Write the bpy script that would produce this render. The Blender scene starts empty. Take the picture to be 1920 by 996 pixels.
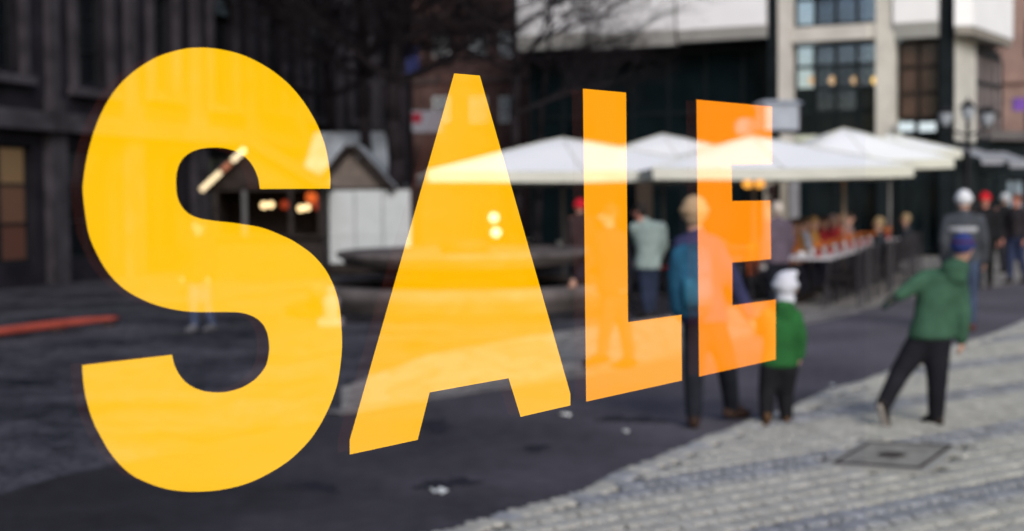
import bpy, bmesh, math, random
from mathutils import Vector, Matrix
from mathutils.geometry import tessellate_polygon
R = math.radians
SC = bpy.context.scene
COL = SC.collection
random.seed(7)

# ------------------------------------------------------------------ camera
F = 2667.0                      # focal length in photo pixels (1920 wide)
PITCH, ROLL, CAMH = R(2.69), R(-0.62), 1.7
cam = bpy.data.cameras.new('camera')
cam.sensor_width = 36.0
cam.lens = 36.0 * F / 1920.0
cam.clip_start, cam.clip_end = 0.05, 2000
cam_o = bpy.data.objects.new('camera', cam)
COL.objects.link(cam_o)
ROT = Matrix.Rotation(R(90) - PITCH, 3, 'X') @ Matrix.Rotation(ROLL, 3, 'Z')
EYE = Vector((0, 0, CAMH))
cam_o.matrix_world = Matrix.Translation(EYE) @ ROT.to_4x4()
SC.camera = cam_o
cam.dof.use_dof = True
cam.dof.focus_distance = 2.0
cam.dof.aperture_fstop = 3.9
cam.dof.aperture_blades = 0

# ------------------------------------------------------------------ light
SUN_EL, SUN_AZ = R(30), R(163)          # azimuth clockwise from +Y: sun stands behind the viewer's right shoulder
w = bpy.data.worlds.new('World'); SC.world = w; w.use_nodes = True
nt = w.node_tree
bg = nt.nodes['Background']
sky = nt.nodes.new('ShaderNodeTexSky'); sky.sky_type = 'NISHITA'
sky.sun_disc = False; sky.sun_elevation = SUN_EL; sky.sun_rotation = SUN_AZ
sky.air_density = 1.1; sky.dust_density = 1.5; sky.ozone_density = 1.0
nt.links.new(sky.outputs[0], bg.inputs[0]); bg.inputs[1].default_value = 0.098
sl = bpy.data.lights.new('sun', 'SUN'); sl.energy = 1.85; sl.angle = R(28); sl.color = (1.0, 0.965, 0.93)
so = bpy.data.objects.new('sun', sl); COL.objects.link(so)
sd = Vector((math.sin(SUN_AZ) * math.cos(SUN_EL), math.cos(SUN_AZ) * math.cos(SUN_EL), math.sin(SUN_EL)))
so.rotation_euler = sd.to_track_quat('Z', 'Y').to_euler()
so.location = (8, -10, 14)
SC.view_settings.view_transform = 'Standard'
SC.view_settings.look = 'None'
SC.view_settings.exposure = 0.42
SC.view_settings.gamma = 1.0
SC.cycles.use_denoising = True
SC.cycles.max_bounces = 8
SC.cycles.transparent_max_bounces = 12

# ------------------------------------------------------------------ where a photo pixel lies in the place
def ray(px, py):
    return (ROT @ Vector(((px - 960) / F, -(py - 498) / F, -1.0))).normalized()
def G(px, py, z=0.0):
    d = ray(px, py); return EYE + d * ((z - CAMH) / d.z)
def D(px, py, dist):
    d = ray(px, py); return EYE + d * (dist / d.y)
class Plane:
    """vertical plane through two ground points: local u along it, z up"""
    def __init__(s, p0, p1):
        s.p0 = Vector((p0[0], p0[1], 0)); v = Vector((p1[0] - p0[0], p1[1] - p0[1], 0))
        s.len = v.length; s.t = v.normalized(); s.n = Vector((s.t.y, -s.t.x, 0)); s.ang = math.atan2(s.t.y, s.t.x)
    def hit(s, px, py):
        d = ray(px, py); k = (s.p0 - EYE).dot(s.n) / d.dot(s.n); p = EYE + d * k
        return (p - s.p0).dot(s.t), p.z
    def u(s, px, py): return s.hit(px, py)[0]
    def z(s, px, py): return s.hit(px, py)[1]

# ------------------------------------------------------------------ materials
MATS = {}
def pmat(name, col, rough=0.75, var=0.25, scale=6.0, bump=0.0, bscale=40.0, metal=0.0, rnd=0.0, emit=0.0, spec=0.12, coords='Object'):
    if name in MATS: return MATS[name]
    m = bpy.data.materials.new(name); m.use_nodes = True
    t = m.node_tree; b = t.nodes['Principled BSDF']
    b.inputs['Roughness'].default_value = rough
    b.inputs['Metallic'].default_value = metal
    b.inputs['Specular IOR Level'].default_value = spec
    tc = t.nodes.new('ShaderNodeTexCoord')
    n = t.nodes.new('ShaderNodeTexNoise'); n.inputs['Scale'].default_value = scale; n.inputs['Detail'].default_value = 5
    t.links.new(tc.outputs[coords], n.inputs['Vector'])
    rp = t.nodes.new('ShaderNodeValToRGB')
    c0 = [max(0, c * (1 - var)) for c in col]; c1 = [min(1, c * (1 + var)) for c in col]
    rp.color_ramp.elements[0].position = 0.3; rp.color_ramp.elements[1].position = 0.7
    rp.color_ramp.elements[0].color = (*c0, 1); rp.color_ramp.elements[1].color = (*c1, 1)
    t.links.new(n.outputs['Fac'], rp.inputs['Fac'])
    out = rp.outputs['Color']
    if rnd > 0:
        oi = t.nodes.new('ShaderNodeObjectInfo'); ge = t.nodes.new('ShaderNodeNewGeometry')
        ad = t.nodes.new('ShaderNodeMath'); ad.operation = 'ADD'
        t.links.new(oi.outputs['Random'], ad.inputs[0]); t.links.new(ge.outputs['Random Per Island'], ad.inputs[1])
        fr = t.nodes.new('ShaderNodeMath'); fr.operation = 'FRACT'; t.links.new(ad.outputs[0], fr.inputs[0])
        mr = t.nodes.new('ShaderNodeMapRange'); mr.inputs['To Min'].default_value = 1 - rnd; mr.inputs['To Max'].default_value = 1 + rnd
        t.links.new(fr.outputs[0], mr.inputs['Value'])
        mx = t.nodes.new('ShaderNodeMix'); mx.data_type = 'RGBA'; mx.blend_type = 'MULTIPLY'; mx.inputs['Factor'].default_value = 1
        t.links.new(out, mx.inputs['A']); t.links.new(mr.outputs[0], mx.inputs['B'])
        out = mx.outputs['Result']
    t.links.new(out, b.inputs['Base Color'])
    if bump > 0:
        n2 = t.nodes.new('ShaderNodeTexNoise'); n2.inputs['Scale'].default_value = bscale; n2.inputs['Detail'].default_value = 6
        t.links.new(tc.outputs[coords], n2.inputs['Vector'])
        bp = t.nodes.new('ShaderNodeBump'); bp.inputs['Strength'].default_value = bump; bp.inputs['Distance'].default_value = 0.02
        t.links.new(n2.outputs['Fac'], bp.inputs['Height']); t.links.new(bp.outputs['Normal'], b.inputs['Normal'])
    if emit > 0:
        b.inputs['Emission Strength'].default_value = emit
        t.links.new(out, b.inputs['Emission Color'])
    MATS[name] = m
    return m
def lit(name, col, k):
    if name in MATS: return MATS[name]
    m = bpy.data.materials.new(name); m.use_nodes = True
    t = m.node_tree; b = t.nodes['Principled BSDF']
    b.inputs['Base Color'].default_value = (*[c * .08 for c in col], 1)
    b.inputs['Emission Color'].default_value = (*col, 1); b.inputs['Emission Strength'].default_value = k
    MATS[name] = m; return m
def clear_mat(name, col):
    m = bpy.data.materials.new(name); m.use_nodes = True
    t = m.node_tree; t.nodes.remove(t.nodes['Principled BSDF'])
    n = t.nodes.new('ShaderNodeBsdfTransparent'); n.inputs[0].default_value = (*col, 1)
    t.links.new(n.outputs[0], t.nodes['Material Output'].inputs['Surface']); return m
def film_mat(name, col, see=0.95, gloss=0.0):
    """translucent coloured film: its own diffuse colour over a clear carrier"""
    m = bpy.data.materials.new(name); m.use_nodes = True
    t = m.node_tree; t.nodes.remove(t.nodes['Principled BSDF'])
    d = t.nodes.new('ShaderNodeBsdfDiffuse'); d.inputs[0].default_value = (*col, 1)
    tr = t.nodes.new('ShaderNodeBsdfTransparent'); tr.inputs[0].default_value = (see, see, see, 1)
    ad = t.nodes.new('ShaderNodeAddShader')
    t.links.new(d.outputs[0], ad.inputs[0]); t.links.new(tr.outputs[0], ad.inputs[1])
    t.links.new(ad.outputs[0], t.nodes['Material Output'].inputs['Surface']); return m

# ------------------------------------------------------------------ mesh helpers
class MB:
    def __init__(s): s.v = []; s.f = []
    def add(s, vs, fs):
        k = len(s.v); s.v += [tuple(p) for p in vs]; s.f += [tuple(i + k for i in f) for f in fs]; return s
    def box(s, lo, hi, rz=0.0, org=None):
        x0, y0, z0 = lo; x1, y1, z1 = hi
        vs = [Vector(p) for p in ((x0,y0,z0),(x1,y0,z0),(x1,y1,z0),(x0,y1,z0),(x0,y0,z1),(x1,y0,z1),(x1,y1,z1),(x0,y1,z1))]
        if rz:
            c = Vector(org) if org is not None else (Vector(lo) + Vector(hi)) / 2
            m = Matrix.Rotation(rz, 3, 'Z'); vs = [m @ (v - c) + c for v in vs]
        return s.add(vs, [(3,2,1,0),(4,5,6,7),(0,1,5,4),(1,2,6,5),(2,3,7,6),(3,0,4,7)])
    def tube(s, p, q, r0, r1=None, n=8, cap=True):
        r1 = r0 if r1 is None else r1
        p, q = Vector(p), Vector(q); d = q - p
        if d.length < 1e-6: return s
        z = d.normalized(); a = Vector((1,0,0)) if abs(z.x) < .8 else Vector((0,1,0))
        x = z.cross(a).normalized(); y = z.cross(x)
        vs = []
        for c, r in ((p, r0), (q, r1)):
            for i in range(n):
                t = 2 * math.pi * i / n; vs.append(c + (x * math.cos(t) + y * math.sin(t)) * r)
        fs = [(i, (i+1) % n, n + (i+1) % n, n + i) for i in range(n)]
        if cap: fs += [tuple(range(n-1, -1, -1)), tuple(range(n, 2*n))]
        return s.add(vs, fs)
    def caps(s, p, q, r0, r1=None, n=10, sx=1.0):
        """tapered limb with round ends"""
        r1 = r0 if r1 is None else r1
        p, q = Vector(p), Vector(q); d = q - p
        z = d.normalized() if d.length > 1e-6 else Vector((0,0,1)); a = Vector((1,0,0)) if abs(z.x) < .8 else Vector((0,1,0))
        x = z.cross(a).normalized(); y = z.cross(x)
        rings = []
        for k in range(1, 4): t = math.pi/2 * (k/3 - 1); rings.append((p + z * (r0 * math.sin(t)), r0 * math.cos(t)))
        for k in range(0, 3): t = math.pi/2 * (k/3); rings.append((q + z * (r1 * math.sin(t)), r1 * math.cos(t)))
        vs = [p - z * r0]
        for c, r in rings:
            for i in range(n):
                t = 2 * math.pi * i / n; vs.append(c + (x * math.cos(t) + y * math.sin(t)) * r)
        vs.append(q + z * r1)
        fs = [(0, 1 + (i+1) % n, 1 + i) for i in range(n)]
        for k in range(len(rings) - 1):
            o = 1 + k * n
            fs += [(o + i, o + (i+1) % n, o + n + (i+1) % n, o + n + i) for i in range(n)]
        o = 1 + (len(rings) - 1) * n; e = len(vs) - 1
        fs += [(o + i, o + (i+1) % n, e) for i in range(n)]
        return s.add(vs, fs)
    def loft(s, rings, n=14):
        """rings: (centre, xaxis vector, yaxis vector) bottom to top, closed at both ends"""
        vs = []
        for c, ax, ay in rings:
            for i in range(n):
                t = 2 * math.pi * i / n; vs.append(Vector(c) + Vector(ax) * math.cos(t) + Vector(ay) * math.sin(t))
        fs = []
        for k in range(len(rings) - 1):
            o = k * n
            fs += [(o + i, o + (i+1) % n, o + n + (i+1) % n, o + n + i) for i in range(n)]
        fs += [tuple(range(n-1, -1, -1)), tuple(range((len(rings)-1)*n, len(rings)*n))]
        return s.add(vs, fs)
    def lathe(s, c, prof, n=32):
        vs = []; c = Vector(c)
        for r, z in prof:
            for i in range(n):
                t = 2 * math.pi * i / n; vs.append(c + Vector((r * math.cos(t), r * math.sin(t), z)))
        fs = []
        for k in range(len(prof) - 1):
            o = k * n; fs += [(o + i, o + (i+1) % n, o + n + (i+1) % n, o + n + i) for i in range(n)]
        if prof[0][0] > 1e-4: fs.append(tuple(range(n-1, -1, -1)))
        if prof[-1][0] > 1e-4: fs.append(tuple(range((len(prof)-1)*n, len(prof)*n)))
        return s.add(vs, fs)
    def ball(s, c, r, sx=1, sy=1, sz=1, n=12, m=8):
        c = Vector(c); prof = []
        vs = [c + Vector((0, 0, -r*sz))]
        for k in range(1, m):
            t = math.pi * k / m - math.pi/2
            for i in range(n):
                a = 2*math.pi*i/n; vs.append(c + Vector((r*sx*math.cos(t)*math.cos(a), r*sy*math.cos(t)*math.sin(a), r*sz*math.sin(t))))
        vs.append(c + Vector((0, 0, r*sz))); e = len(vs) - 1
        fs = [(0, 1 + (i+1) % n, 1 + i) for i in range(n)]
        for k in range(m - 2):
            o = 1 + k*n; fs += [(o + i, o + (i+1) % n, o + n + (i+1) % n, o + n + i) for i in range(n)]
        o = 1 + (m-2)*n; fs += [(o + i, o + (i+1) % n, e) for i in range(n)]
        return s.add(vs, fs)
    def prism(s, poly, z0, z1):
        n = len(poly)
        vs = [(p[0], p[1], z0) for p in poly] + [(p[0], p[1], z1) for p in poly]
        fs = [(i, (i+1) % n, n + (i+1) % n, n + i) for i in range(n)] + [tuple(range(n-1, -1, -1)), tuple(range(n, 2*n))]
        return s.add(vs, fs)
    def mesh(s, name, smooth=False):
        me = bpy.data.meshes.new(name); me.from_pydata(s.v, [], s.f); me.update()
        if smooth:
            for p in me.polygons: p.use_smooth = True
        return me
    def build(s, name, mat, parent=None, smooth=False, kind=None):
        me = s.mesh(name, smooth); me.materials.append(mat)
        return link(name, me, parent, kind)
def link(name, me, parent=None, kind=None):
    o = bpy.data.objects.new(name, me); COL.objects.link(o)
    if parent is not None: o.parent = parent
    if kind: o['kind'] = kind
    return o
def thing(name, label, cat, loc=(0,0,0), rz=0.0, group=None):
    o = bpy.data.objects.new(name, None); COL.objects.link(o)
    o.location = loc; o.rotation_euler = (0, 0, rz); o.empty_display_size = .2
    o['label'] = label; o['category'] = cat
    if group: o['group'] = group
    return o
def tag(o, label, cat, group=None):
    o['label'] = label; o['category'] = cat
    if group: o['group'] = group
    return o
def dup(root, loc, rz=0.0, label=None, group=None):
    r = root.copy(); COL.objects.link(r); r.location = loc; r.rotation_euler = (0, 0, rz)
    if label: r['label'] = label
    if group: r['group'] = group
    for ch in list(root.children):
        c = ch.copy(); COL.objects.link(c); c.parent = r
        for g in list(ch.children):
            e = g.copy(); COL.objects.link(e); e.parent = c
    return r
def sheet(name, pts, z, mat, kind='structure'):
    bm = bmesh.new(); vs = [bm.verts.new((p[0], p[1], z)) for p in pts]
    f = bm.faces.new(vs)
    if f.normal.z < 0: f.normal_flip()
    bm.normal_update()
    if f.normal.z < 0: bmesh.ops.reverse_faces(bm, faces=[f])
    bmesh.ops.triangulate(bm, faces=bm.faces[:])
    me = bpy.data.meshes.new(name); bm.to_mesh(me); bm.free(); me.materials.append(mat)
    return link(name, me, None, kind)

# ------------------------------------------------------------------ ground
def ground_mat(name, c_lo, c_hi, s1, s2, rough=0.8, bump=0.3, bscale=30, painted_sheen=None, cell=0.0):
    m = bpy.data.materials.new(name); m.use_nodes = True
    t = m.node_tree; b = t.nodes['Principled BSDF']; b.inputs['Roughness'].default_value = rough
    b.inputs['Specular IOR Level'].default_value = 0.10
    tc = t.nodes.new('ShaderNodeTexCoord')
    n1 = t.nodes.new('ShaderNodeTexNoise'); n1.inputs['Scale'].default_value = s1; n1.inputs['Detail'].default_value = 6; n1.inputs['Roughness'].default_value = .62
    n2 = t.nodes.new('ShaderNodeTexNoise'); n2.inputs['Scale'].default_value = s2; n2.inputs['Detail'].default_value = 4
    t.links.new(tc.outputs['Object'], n1.inputs['Vector']); t.links.new(tc.outputs['Object'], n2.inputs['Vector'])
    mx = t.nodes.new('ShaderNodeMath'); mx.operation = 'ADD'; t.links.new(n1.outputs['Fac'], mx.inputs[0])
    ml = t.nodes.new('ShaderNodeMath'); ml.operation = 'MULTIPLY'; ml.inputs[1].default_value = .5; t.links.new(n2.outputs['Fac'], ml.inputs[0])
    t.links.new(ml.outputs[0], mx.inputs[1])
    rp = t.nodes.new('ShaderNodeValToRGB'); rp.color_ramp.elements[0].position = .55; rp.color_ramp.elements[1].position = .95
    rp.color_ramp.elements[0].color = (*c_lo, 1); rp.color_ramp.elements[1].color = (*c_hi, 1)
    t.links.new(mx.outputs[0], rp.inputs['Fac']); out = rp.outputs[0]
    h = n2.outputs['Fac']
    if painted_sheen:                                     # reflected light painted in: darker towards the fountain side, paler along the lane
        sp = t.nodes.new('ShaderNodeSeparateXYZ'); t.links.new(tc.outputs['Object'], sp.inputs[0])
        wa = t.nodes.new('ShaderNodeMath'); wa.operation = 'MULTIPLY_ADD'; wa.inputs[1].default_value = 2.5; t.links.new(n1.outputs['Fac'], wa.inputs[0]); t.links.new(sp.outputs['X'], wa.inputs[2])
        wr = t.nodes.new('ShaderNodeMapRange'); wr.interpolation_type = 'SMOOTHSTEP'; wr.inputs['From Min'].default_value = painted_sheen[0]; wr.inputs['From Max'].default_value = painted_sheen[1]; wr.inputs['To Min'].default_value = painted_sheen[2]; wr.inputs['To Max'].default_value = painted_sheen[3]
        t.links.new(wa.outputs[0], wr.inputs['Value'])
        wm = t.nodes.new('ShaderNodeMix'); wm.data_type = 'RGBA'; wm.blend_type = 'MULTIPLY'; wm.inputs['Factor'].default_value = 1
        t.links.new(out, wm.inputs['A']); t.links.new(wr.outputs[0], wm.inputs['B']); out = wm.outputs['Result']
    if cell > 0:
        vo = t.nodes.new('ShaderNodeTexVoronoi'); vo.feature = 'DISTANCE_TO_EDGE'; vo.inputs['Scale'].default_value = cell
        t.links.new(tc.outputs['Object'], vo.inputs['Vector'])
        mr = t.nodes.new('ShaderNodeMapRange'); mr.inputs['From Max'].default_value = .12; mr.inputs['To Min'].default_value = .45
        t.links.new(vo.outputs['Distance'], mr.inputs['Value'])
        mm = t.nodes.new('ShaderNodeMix'); mm.data_type = 'RGBA'; mm.blend_type = 'MULTIPLY'; mm.inputs['Factor'].default_value = 1
        t.links.new(out, mm.inputs['A']); t.links.new(mr.outputs[0], mm.inputs['B']); out = mm.outputs['Result']; h = mr.outputs[0]
    t.links.new(out, b.inputs['Base Color'])
    bp = t.nodes.new('ShaderNodeBump'); bp.inputs['Strength'].default_value = bump; bp.inputs['Distance'].default_value = .015
    t.links.new(h, bp.inputs['Height']); t.links.new(bp.outputs[0], b.inputs['Normal'])
    return m
M_cobble = ground_mat('dark cobble', (.008, .010, .014), (.115, .110, .125), .7, 4, .7, .6, 30, cell=7.0)
M_asphalt = ground_mat('asphalt', (.058, .052, .060), (.112, .101, .116), .55, 9, .85, .25, painted_sheen=(-2.0, 5.0, .34, 1.30))  # ramp along X paints glancing light into the asphalt colour
M_light = ground_mat('pale plaza slabs', (.20, .185, .17), (.36, .335, .305), .9, 20, .8, .3, cell=3.0)
M_joint = ground_mat('joint sand', (.07, .068, .062), (.12, .115, .105), 3, 40, .95, .3)
sheet('ground', [(-900, -60), (900, -60), (900, 1400), (-900, 1400)], 0.0, M_cobble)
EDGE = [(860,992),(983,957),(1100,921),(1147,894),(1227,864),(1327,821),(1380,802),(1493,762),(1547,735),(1611,720),(1663,700),(1780,652),(1857,630),(1920,603)]
edge = [G(*p) for p in EDGE]
d0 = (edge[0] - edge[3]).normalized(); d1 = (edge[-1] - edge[-3]).normalized()
near = edge[0] + d0 * 5.0; farp = edge[-1] + d1 * 10
FARLOW = [(-260,1000),(0,928),(110,894),(220,872),(420,826),(640,780),(803,752),(950,730),(1090,709),(1275,668),(1400,636),(1500,612),(1600,590),(1700,560),(1800,545),(1920,532)]
farlow = [G(*p) for p in FARLOW]
e1 = farlow[-1] + (farlow[-1] - farlow[-2]).normalized() * 14
sheet('asphalt_lane', [near] + edge + [farp, e1] + farlow[::-1] + [Vector((-6.5, 1.5, 0)), Vector((-1.5, 1.0, 0))], 0.004, M_asphalt)
FARUP = [(640,728),(800,668),(980,634),(1180,603),(1300,588),(1450,560),(1550,546),(1620,522),(1700,488),(1800,456),(1920,428)]
up = [G(*p) for p in FARUP]
PLZ = sheet('pale_plaza', [p.copy() for p in farlow[5:]] + [e1 + Vector((3, 12, 0))] + up[::-1], 0.008, M_light)
pav = edge + [farp, Vector((14, 20, 0)), Vector((14, 1, 0)), near]
pave = sheet('pavement', pav, 0.006, M_joint)

# paving setts laid in rows on the near pavement
def in_poly(p, poly):
    c = False; j = len(poly) - 1
    for i in range(len(poly)):
        a, b = poly[i], poly[j]
        if (a.y > p.y) != (b.y > p.y) and p.x < (b.x - a.x) * (p.y - a.y) / (b.y - a.y) + a.x: c = not c
        j = i
    return c
ra = R(35); RU = Vector((math.cos(ra), math.sin(ra), 0)); RV = Vector((-math.sin(ra), math.cos(ra), 0))
def sett_pts(lu, lv, ch, dome):
    a, b = lu / 2, lv / 2
    out = [(-a + ch, -b), (a - ch, -b), (a, -b + ch), (a, b - ch), (a - ch, b), (-a + ch, b), (-a, b - ch), (-a, -b + ch)]
    return out
def sett_geo(mb, c, lu, lv, ch, h, rz, ins=.012):
    o = sett_pts(lu, lv, ch, 0); i_ = sett_pts(lu - 2*ins, lv - 2*ins, ch, 0)
    m = Matrix.Rotation(rz, 3, 'Z')
    vs = [m @ Vector((p[0], p[1], 0)) + c for p in o] + [m @ Vector((p[0], p[1], h*.7)) + c for p in o] + [m @ Vector((p[0], p[1], h)) + c for p in i_]
    fs = [(i, (i+1) % 8, 8 + (i+1) % 8, 8 + i) for i in range(8)] + [(8+i, 8 + (i+1) % 8, 16 + (i+1) % 8, 16 + i) for i in range(8)] + [tuple(range(16, 24))]
    mb.add(vs, fs)
M_sett = pmat('pale sett stone', (.42, .405, .36), .8, .12, 9, .4, 60, rnd=.13)
M_settd = pmat('blue grey sett stone', (.30, .305, .315), .75, .2, 9, .4, 60, rnd=.2)
cover_c = G(1672, 864); cov_x, cov_y = .50, .50
COVER = [G(1562, 878), G(1726, 889), G(1786, 845), G(1628, 839)]
PU, PV = .088, .185
def edge_dist(p):
    b = 9.0
    for a, c in zip(edge[:-1], edge[1:]):
        v = c - a; t = max(0, min(1, (p - a).dot(v)/v.dot(v))); b = min(b, (p - a - v*t).length)
    return b
stones = []
base = G(1200, 930)
for r in range(-20, 52):
    dark = (r % 7) in (0, 1)
    off = (r % 2) * PU / 2 + random.uniform(-.015, .015)
    for k in range(-80, 150):
        c = base + RU * (k * PU + off) + RV * (r * PV)
        if c.y < 6.6 or c.y > 21 or not in_poly(c, pav) or edge_dist(c) < .19: continue
        if c.x > .40 * c.y + .6 or c.x < -.4 * c.y: continue
        if in_poly(c, [cc + (cc - cover_c).normalized() * .16 for cc in COVER]): continue
        stones.append((c.length, c, dark, ra))
ep = [near + (edge[0] - near)*.75] + edge + [farp]
for a, b in zip(ep[:-1], ep[1:]):                       # kerb row of upright setts along the curved edge
    v = b - a; n_ = max(1, int(v.length/PU + .5)); d_ = v.normalized(); nrm = Vector((d_.y, -d_.x, 0))
    for k in range(n_):
        c = a + v*((k + .5)/n_) + nrm*(.095 + random.uniform(-.012, .012))
        if 6.6 < c.y < 21: stones.append((c.length, c, random.random() < .25, math.atan2(d_.y, d_.x)))
stones.sort(key=lambda s: s[0])
meshes = {}
for dk in (False, True):
    for v in range(4):
        mb = MB(); sett_geo(mb, Vector((0,0,0)), PU - (.017 if dk else .007) - .003*v, PV - .012 - .003*((v*3) % 4), .030, .024, 0, .005)
        me = mb.mesh('sett'); me.materials.append(M_settd if dk else M_sett); meshes[dk, v] = me
stuff = {False: MB(), True: MB()}
near_set = [s for s in stones if s[1].x > -.37*s[1].y and s[1].x < .365*s[1].y and s[0] > 7.1][:300]
ids = {id(s) for s in near_set}
for s in stones:
    c = s[1] + Vector((random.uniform(-.006, .006), random.uniform(-.006, .006), .006 + random.uniform(-.004, .003)))
    if id(s) in ids:
        o = link('sett', meshes[s[2], random.randrange(4)], pave); o.location = c; o.rotation_euler = (random.gauss(0, .02), random.gauss(0, .02), s[3] + random.gauss(0, .03))
    else:
        sett_geo(stuff[s[2]], c, PU - random.uniform(.007, .016) - (.010 if s[2] else 0), PV - random.uniform(.012, .024), .030, .024, s[3] + random.gauss(0, .02), .007)
stuff[False].build('far_setts', M_sett, pave, kind='stuff')
stuff[True].build('dark_setts', M_settd, pave, kind='stuff')

fl = [G(*q) for q in FARLOW[5:13]]
M_kerb = pmat('grey kerb sett', (.15, .14, .135), .85, .2, 9, .4, 60, rnd=.25); kmesh = []
for v_ in range(3):
    mb = MB(); sett_geo(mb, Vector((0,0,0)), .085 - .004*v_, .17, .02, .010, 0, .006); me = mb.mesh('sett'); me.materials.append(M_kerb); kmesh.append(me)
for a, b in zip(fl[:-1], fl[1:]):
    v = b - a; n_ = max(1, int(v.length/.11 + .5)); d_ = v.normalized(); nrm = Vector((-d_.y, d_.x, 0))
    for k in range(n_):
        o = link('sett', kmesh[random.randrange(3)], PLZ); c = a + v*((k + .5)/n_) + nrm*.10
        o.location = (c.x, c.y, .008 + random.uniform(-.003, .004)); o.rotation_euler = (0, 0, math.atan2(d_.y, d_.x) + random.gauss(0, .03)); o.scale = (1.12, 1.05, 1)
# square manhole cover
M_iron = pmat('worn cast iron', (.27, .255, .225), .75, .25, 12, .5, 50)
M_rim = pmat('rusty iron frame', (.035, .022, .02), .7, .3, 12, .4, 60)
mh = thing('manhole_cover', 'square iron manhole cover with rusty rim set in the pale setts', 'manhole cover', cover_c)
def inset(poly, k): return [cover_c + (p - cover_c) * k for p in poly]
lc = [p - cover_c for p in COVER]
mb = MB(); n = 4
o_, i_ = lc, [p * .93 for p in lc]
sb = MB(); q_ = [p + p.normalized()*.11 for p in lc]
sb.prism([(p.x, p.y) for p in q_], .001, .031); sb.build('concrete_surround', pmat('pale concrete', (.33, .32, .29), .85, .15, 8), mh)
for i in range(4):
    j = (i + 1) % 4
    a, b, c, d = o_[i], o_[j], i_[j], i_[i]
    mb.add([(p.x, p.y, z) for z in (.002, .040) for p in (a, b, c, d)], [(0,1,5,4),(1,2,6,5),(2,3,7,6),(3,0,4,7),(4,5,6,7)])
mb.build('rim', M_rim, mh)
MB().prism([(p.x*.915, p.y*.915) for p in lc], .002, .037).build('lid', M_iron, mh)
MB().lathe((0, 0, .038), [(.07, 0), (.09, .003), (.06, .003), (.05, .001), (.0, .001)], 16).build('keyhole', M_rim, mh)

# stains and litter on the lane
M_wet = pmat('damp stain', (.022, .020, .026), .7, .3, 8)
def blob(px, py, rx, ry, label, name, mat, cat, th, seed):
    c = G(px, py); rnd = random.Random(seed); n = 40
    pts = []
    for i in range(n):
        a = 2*math.pi*i/n; k = .8 + .35*math.sin(2*a + seed) + .22*math.sin(5*a + 2*seed) + .12*math.sin(9*a + seed*seed) + .10*rnd.uniform(-1, 1)
        pts.append((rx*k*math.cos(a), ry*k*math.sin(a)))
    t = MB().prism(pts, 0, th).build(name, mat); t.location = (c.x, c.y, .0045)
    return tag(t, label, cat)
blob(840, 908, .16, .22, 'dark damp patch on the asphalt beside a white scrap of paper', 'puddle', M_wet, 'puddle', .003, 1)
blob(1180, 788, .22, .24, 'broad dark damp patch on the lane in front of the booted pedestrian', 'puddle', M_wet, 'puddle', .003, 2)
blob(592, 915, .16, .16, 'dark damp patch under the lowest curve of the letter S', 'puddle', M_wet, 'puddle', .003, 3)
blob(815, 800, .15, .30, 'dark damp patch below the left foot of the letter A', 'puddle', M_wet, 'puddle', .003, 4)
blob(1005, 842, .12, .12, 'small damp patch below the right foot of the letter A', 'puddle', M_wet, 'puddle', .003, 5)
M_paper = pmat('white paper', (.75, .76, .72), .8, .08, 10)
def litter(px, py, sx, sy, rz, label):
    c = G(px, py); mb = MB(); n = 5
    vs = [(sx*(i/(n-1)-.5), sy*(j-.5), .006 + .012*math.sin(i*2.1 + j)) for j in (0, 1) for i in range(n)]
    vs += [(x, y, z + .0015) for x, y, z in vs]
    fs = [(i, i+1, n+i+1, n+i) for i in range(n-1)] + [(2*n+i, 3*n+i, 3*n+i+1, 2*n+i+1)[::-1] for i in range(n-1)]
    o = MB().add(vs, fs).build('paper_scrap', M_paper); o.location = (c.x, c.y, .006); o.rotation_euler = (0, 0, rz)
    return tag(o, label, 'litter', 'paper scraps on the lane')
litter(823, 924, .085, .12, .3, 'largest white paper scrap lying in front of a dark damp patch')
litter(1060, 781, .045, .08, 1.0, 'small white scrap lying by the right foot of the letter A')
litter(1173, 812, .03, .05, .6, 'tiny white scrap below the letter L on the lane')
litter(1560, 724, .035, .06, .2, 'tiny white scrap on the lane beside the small child in green')

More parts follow.
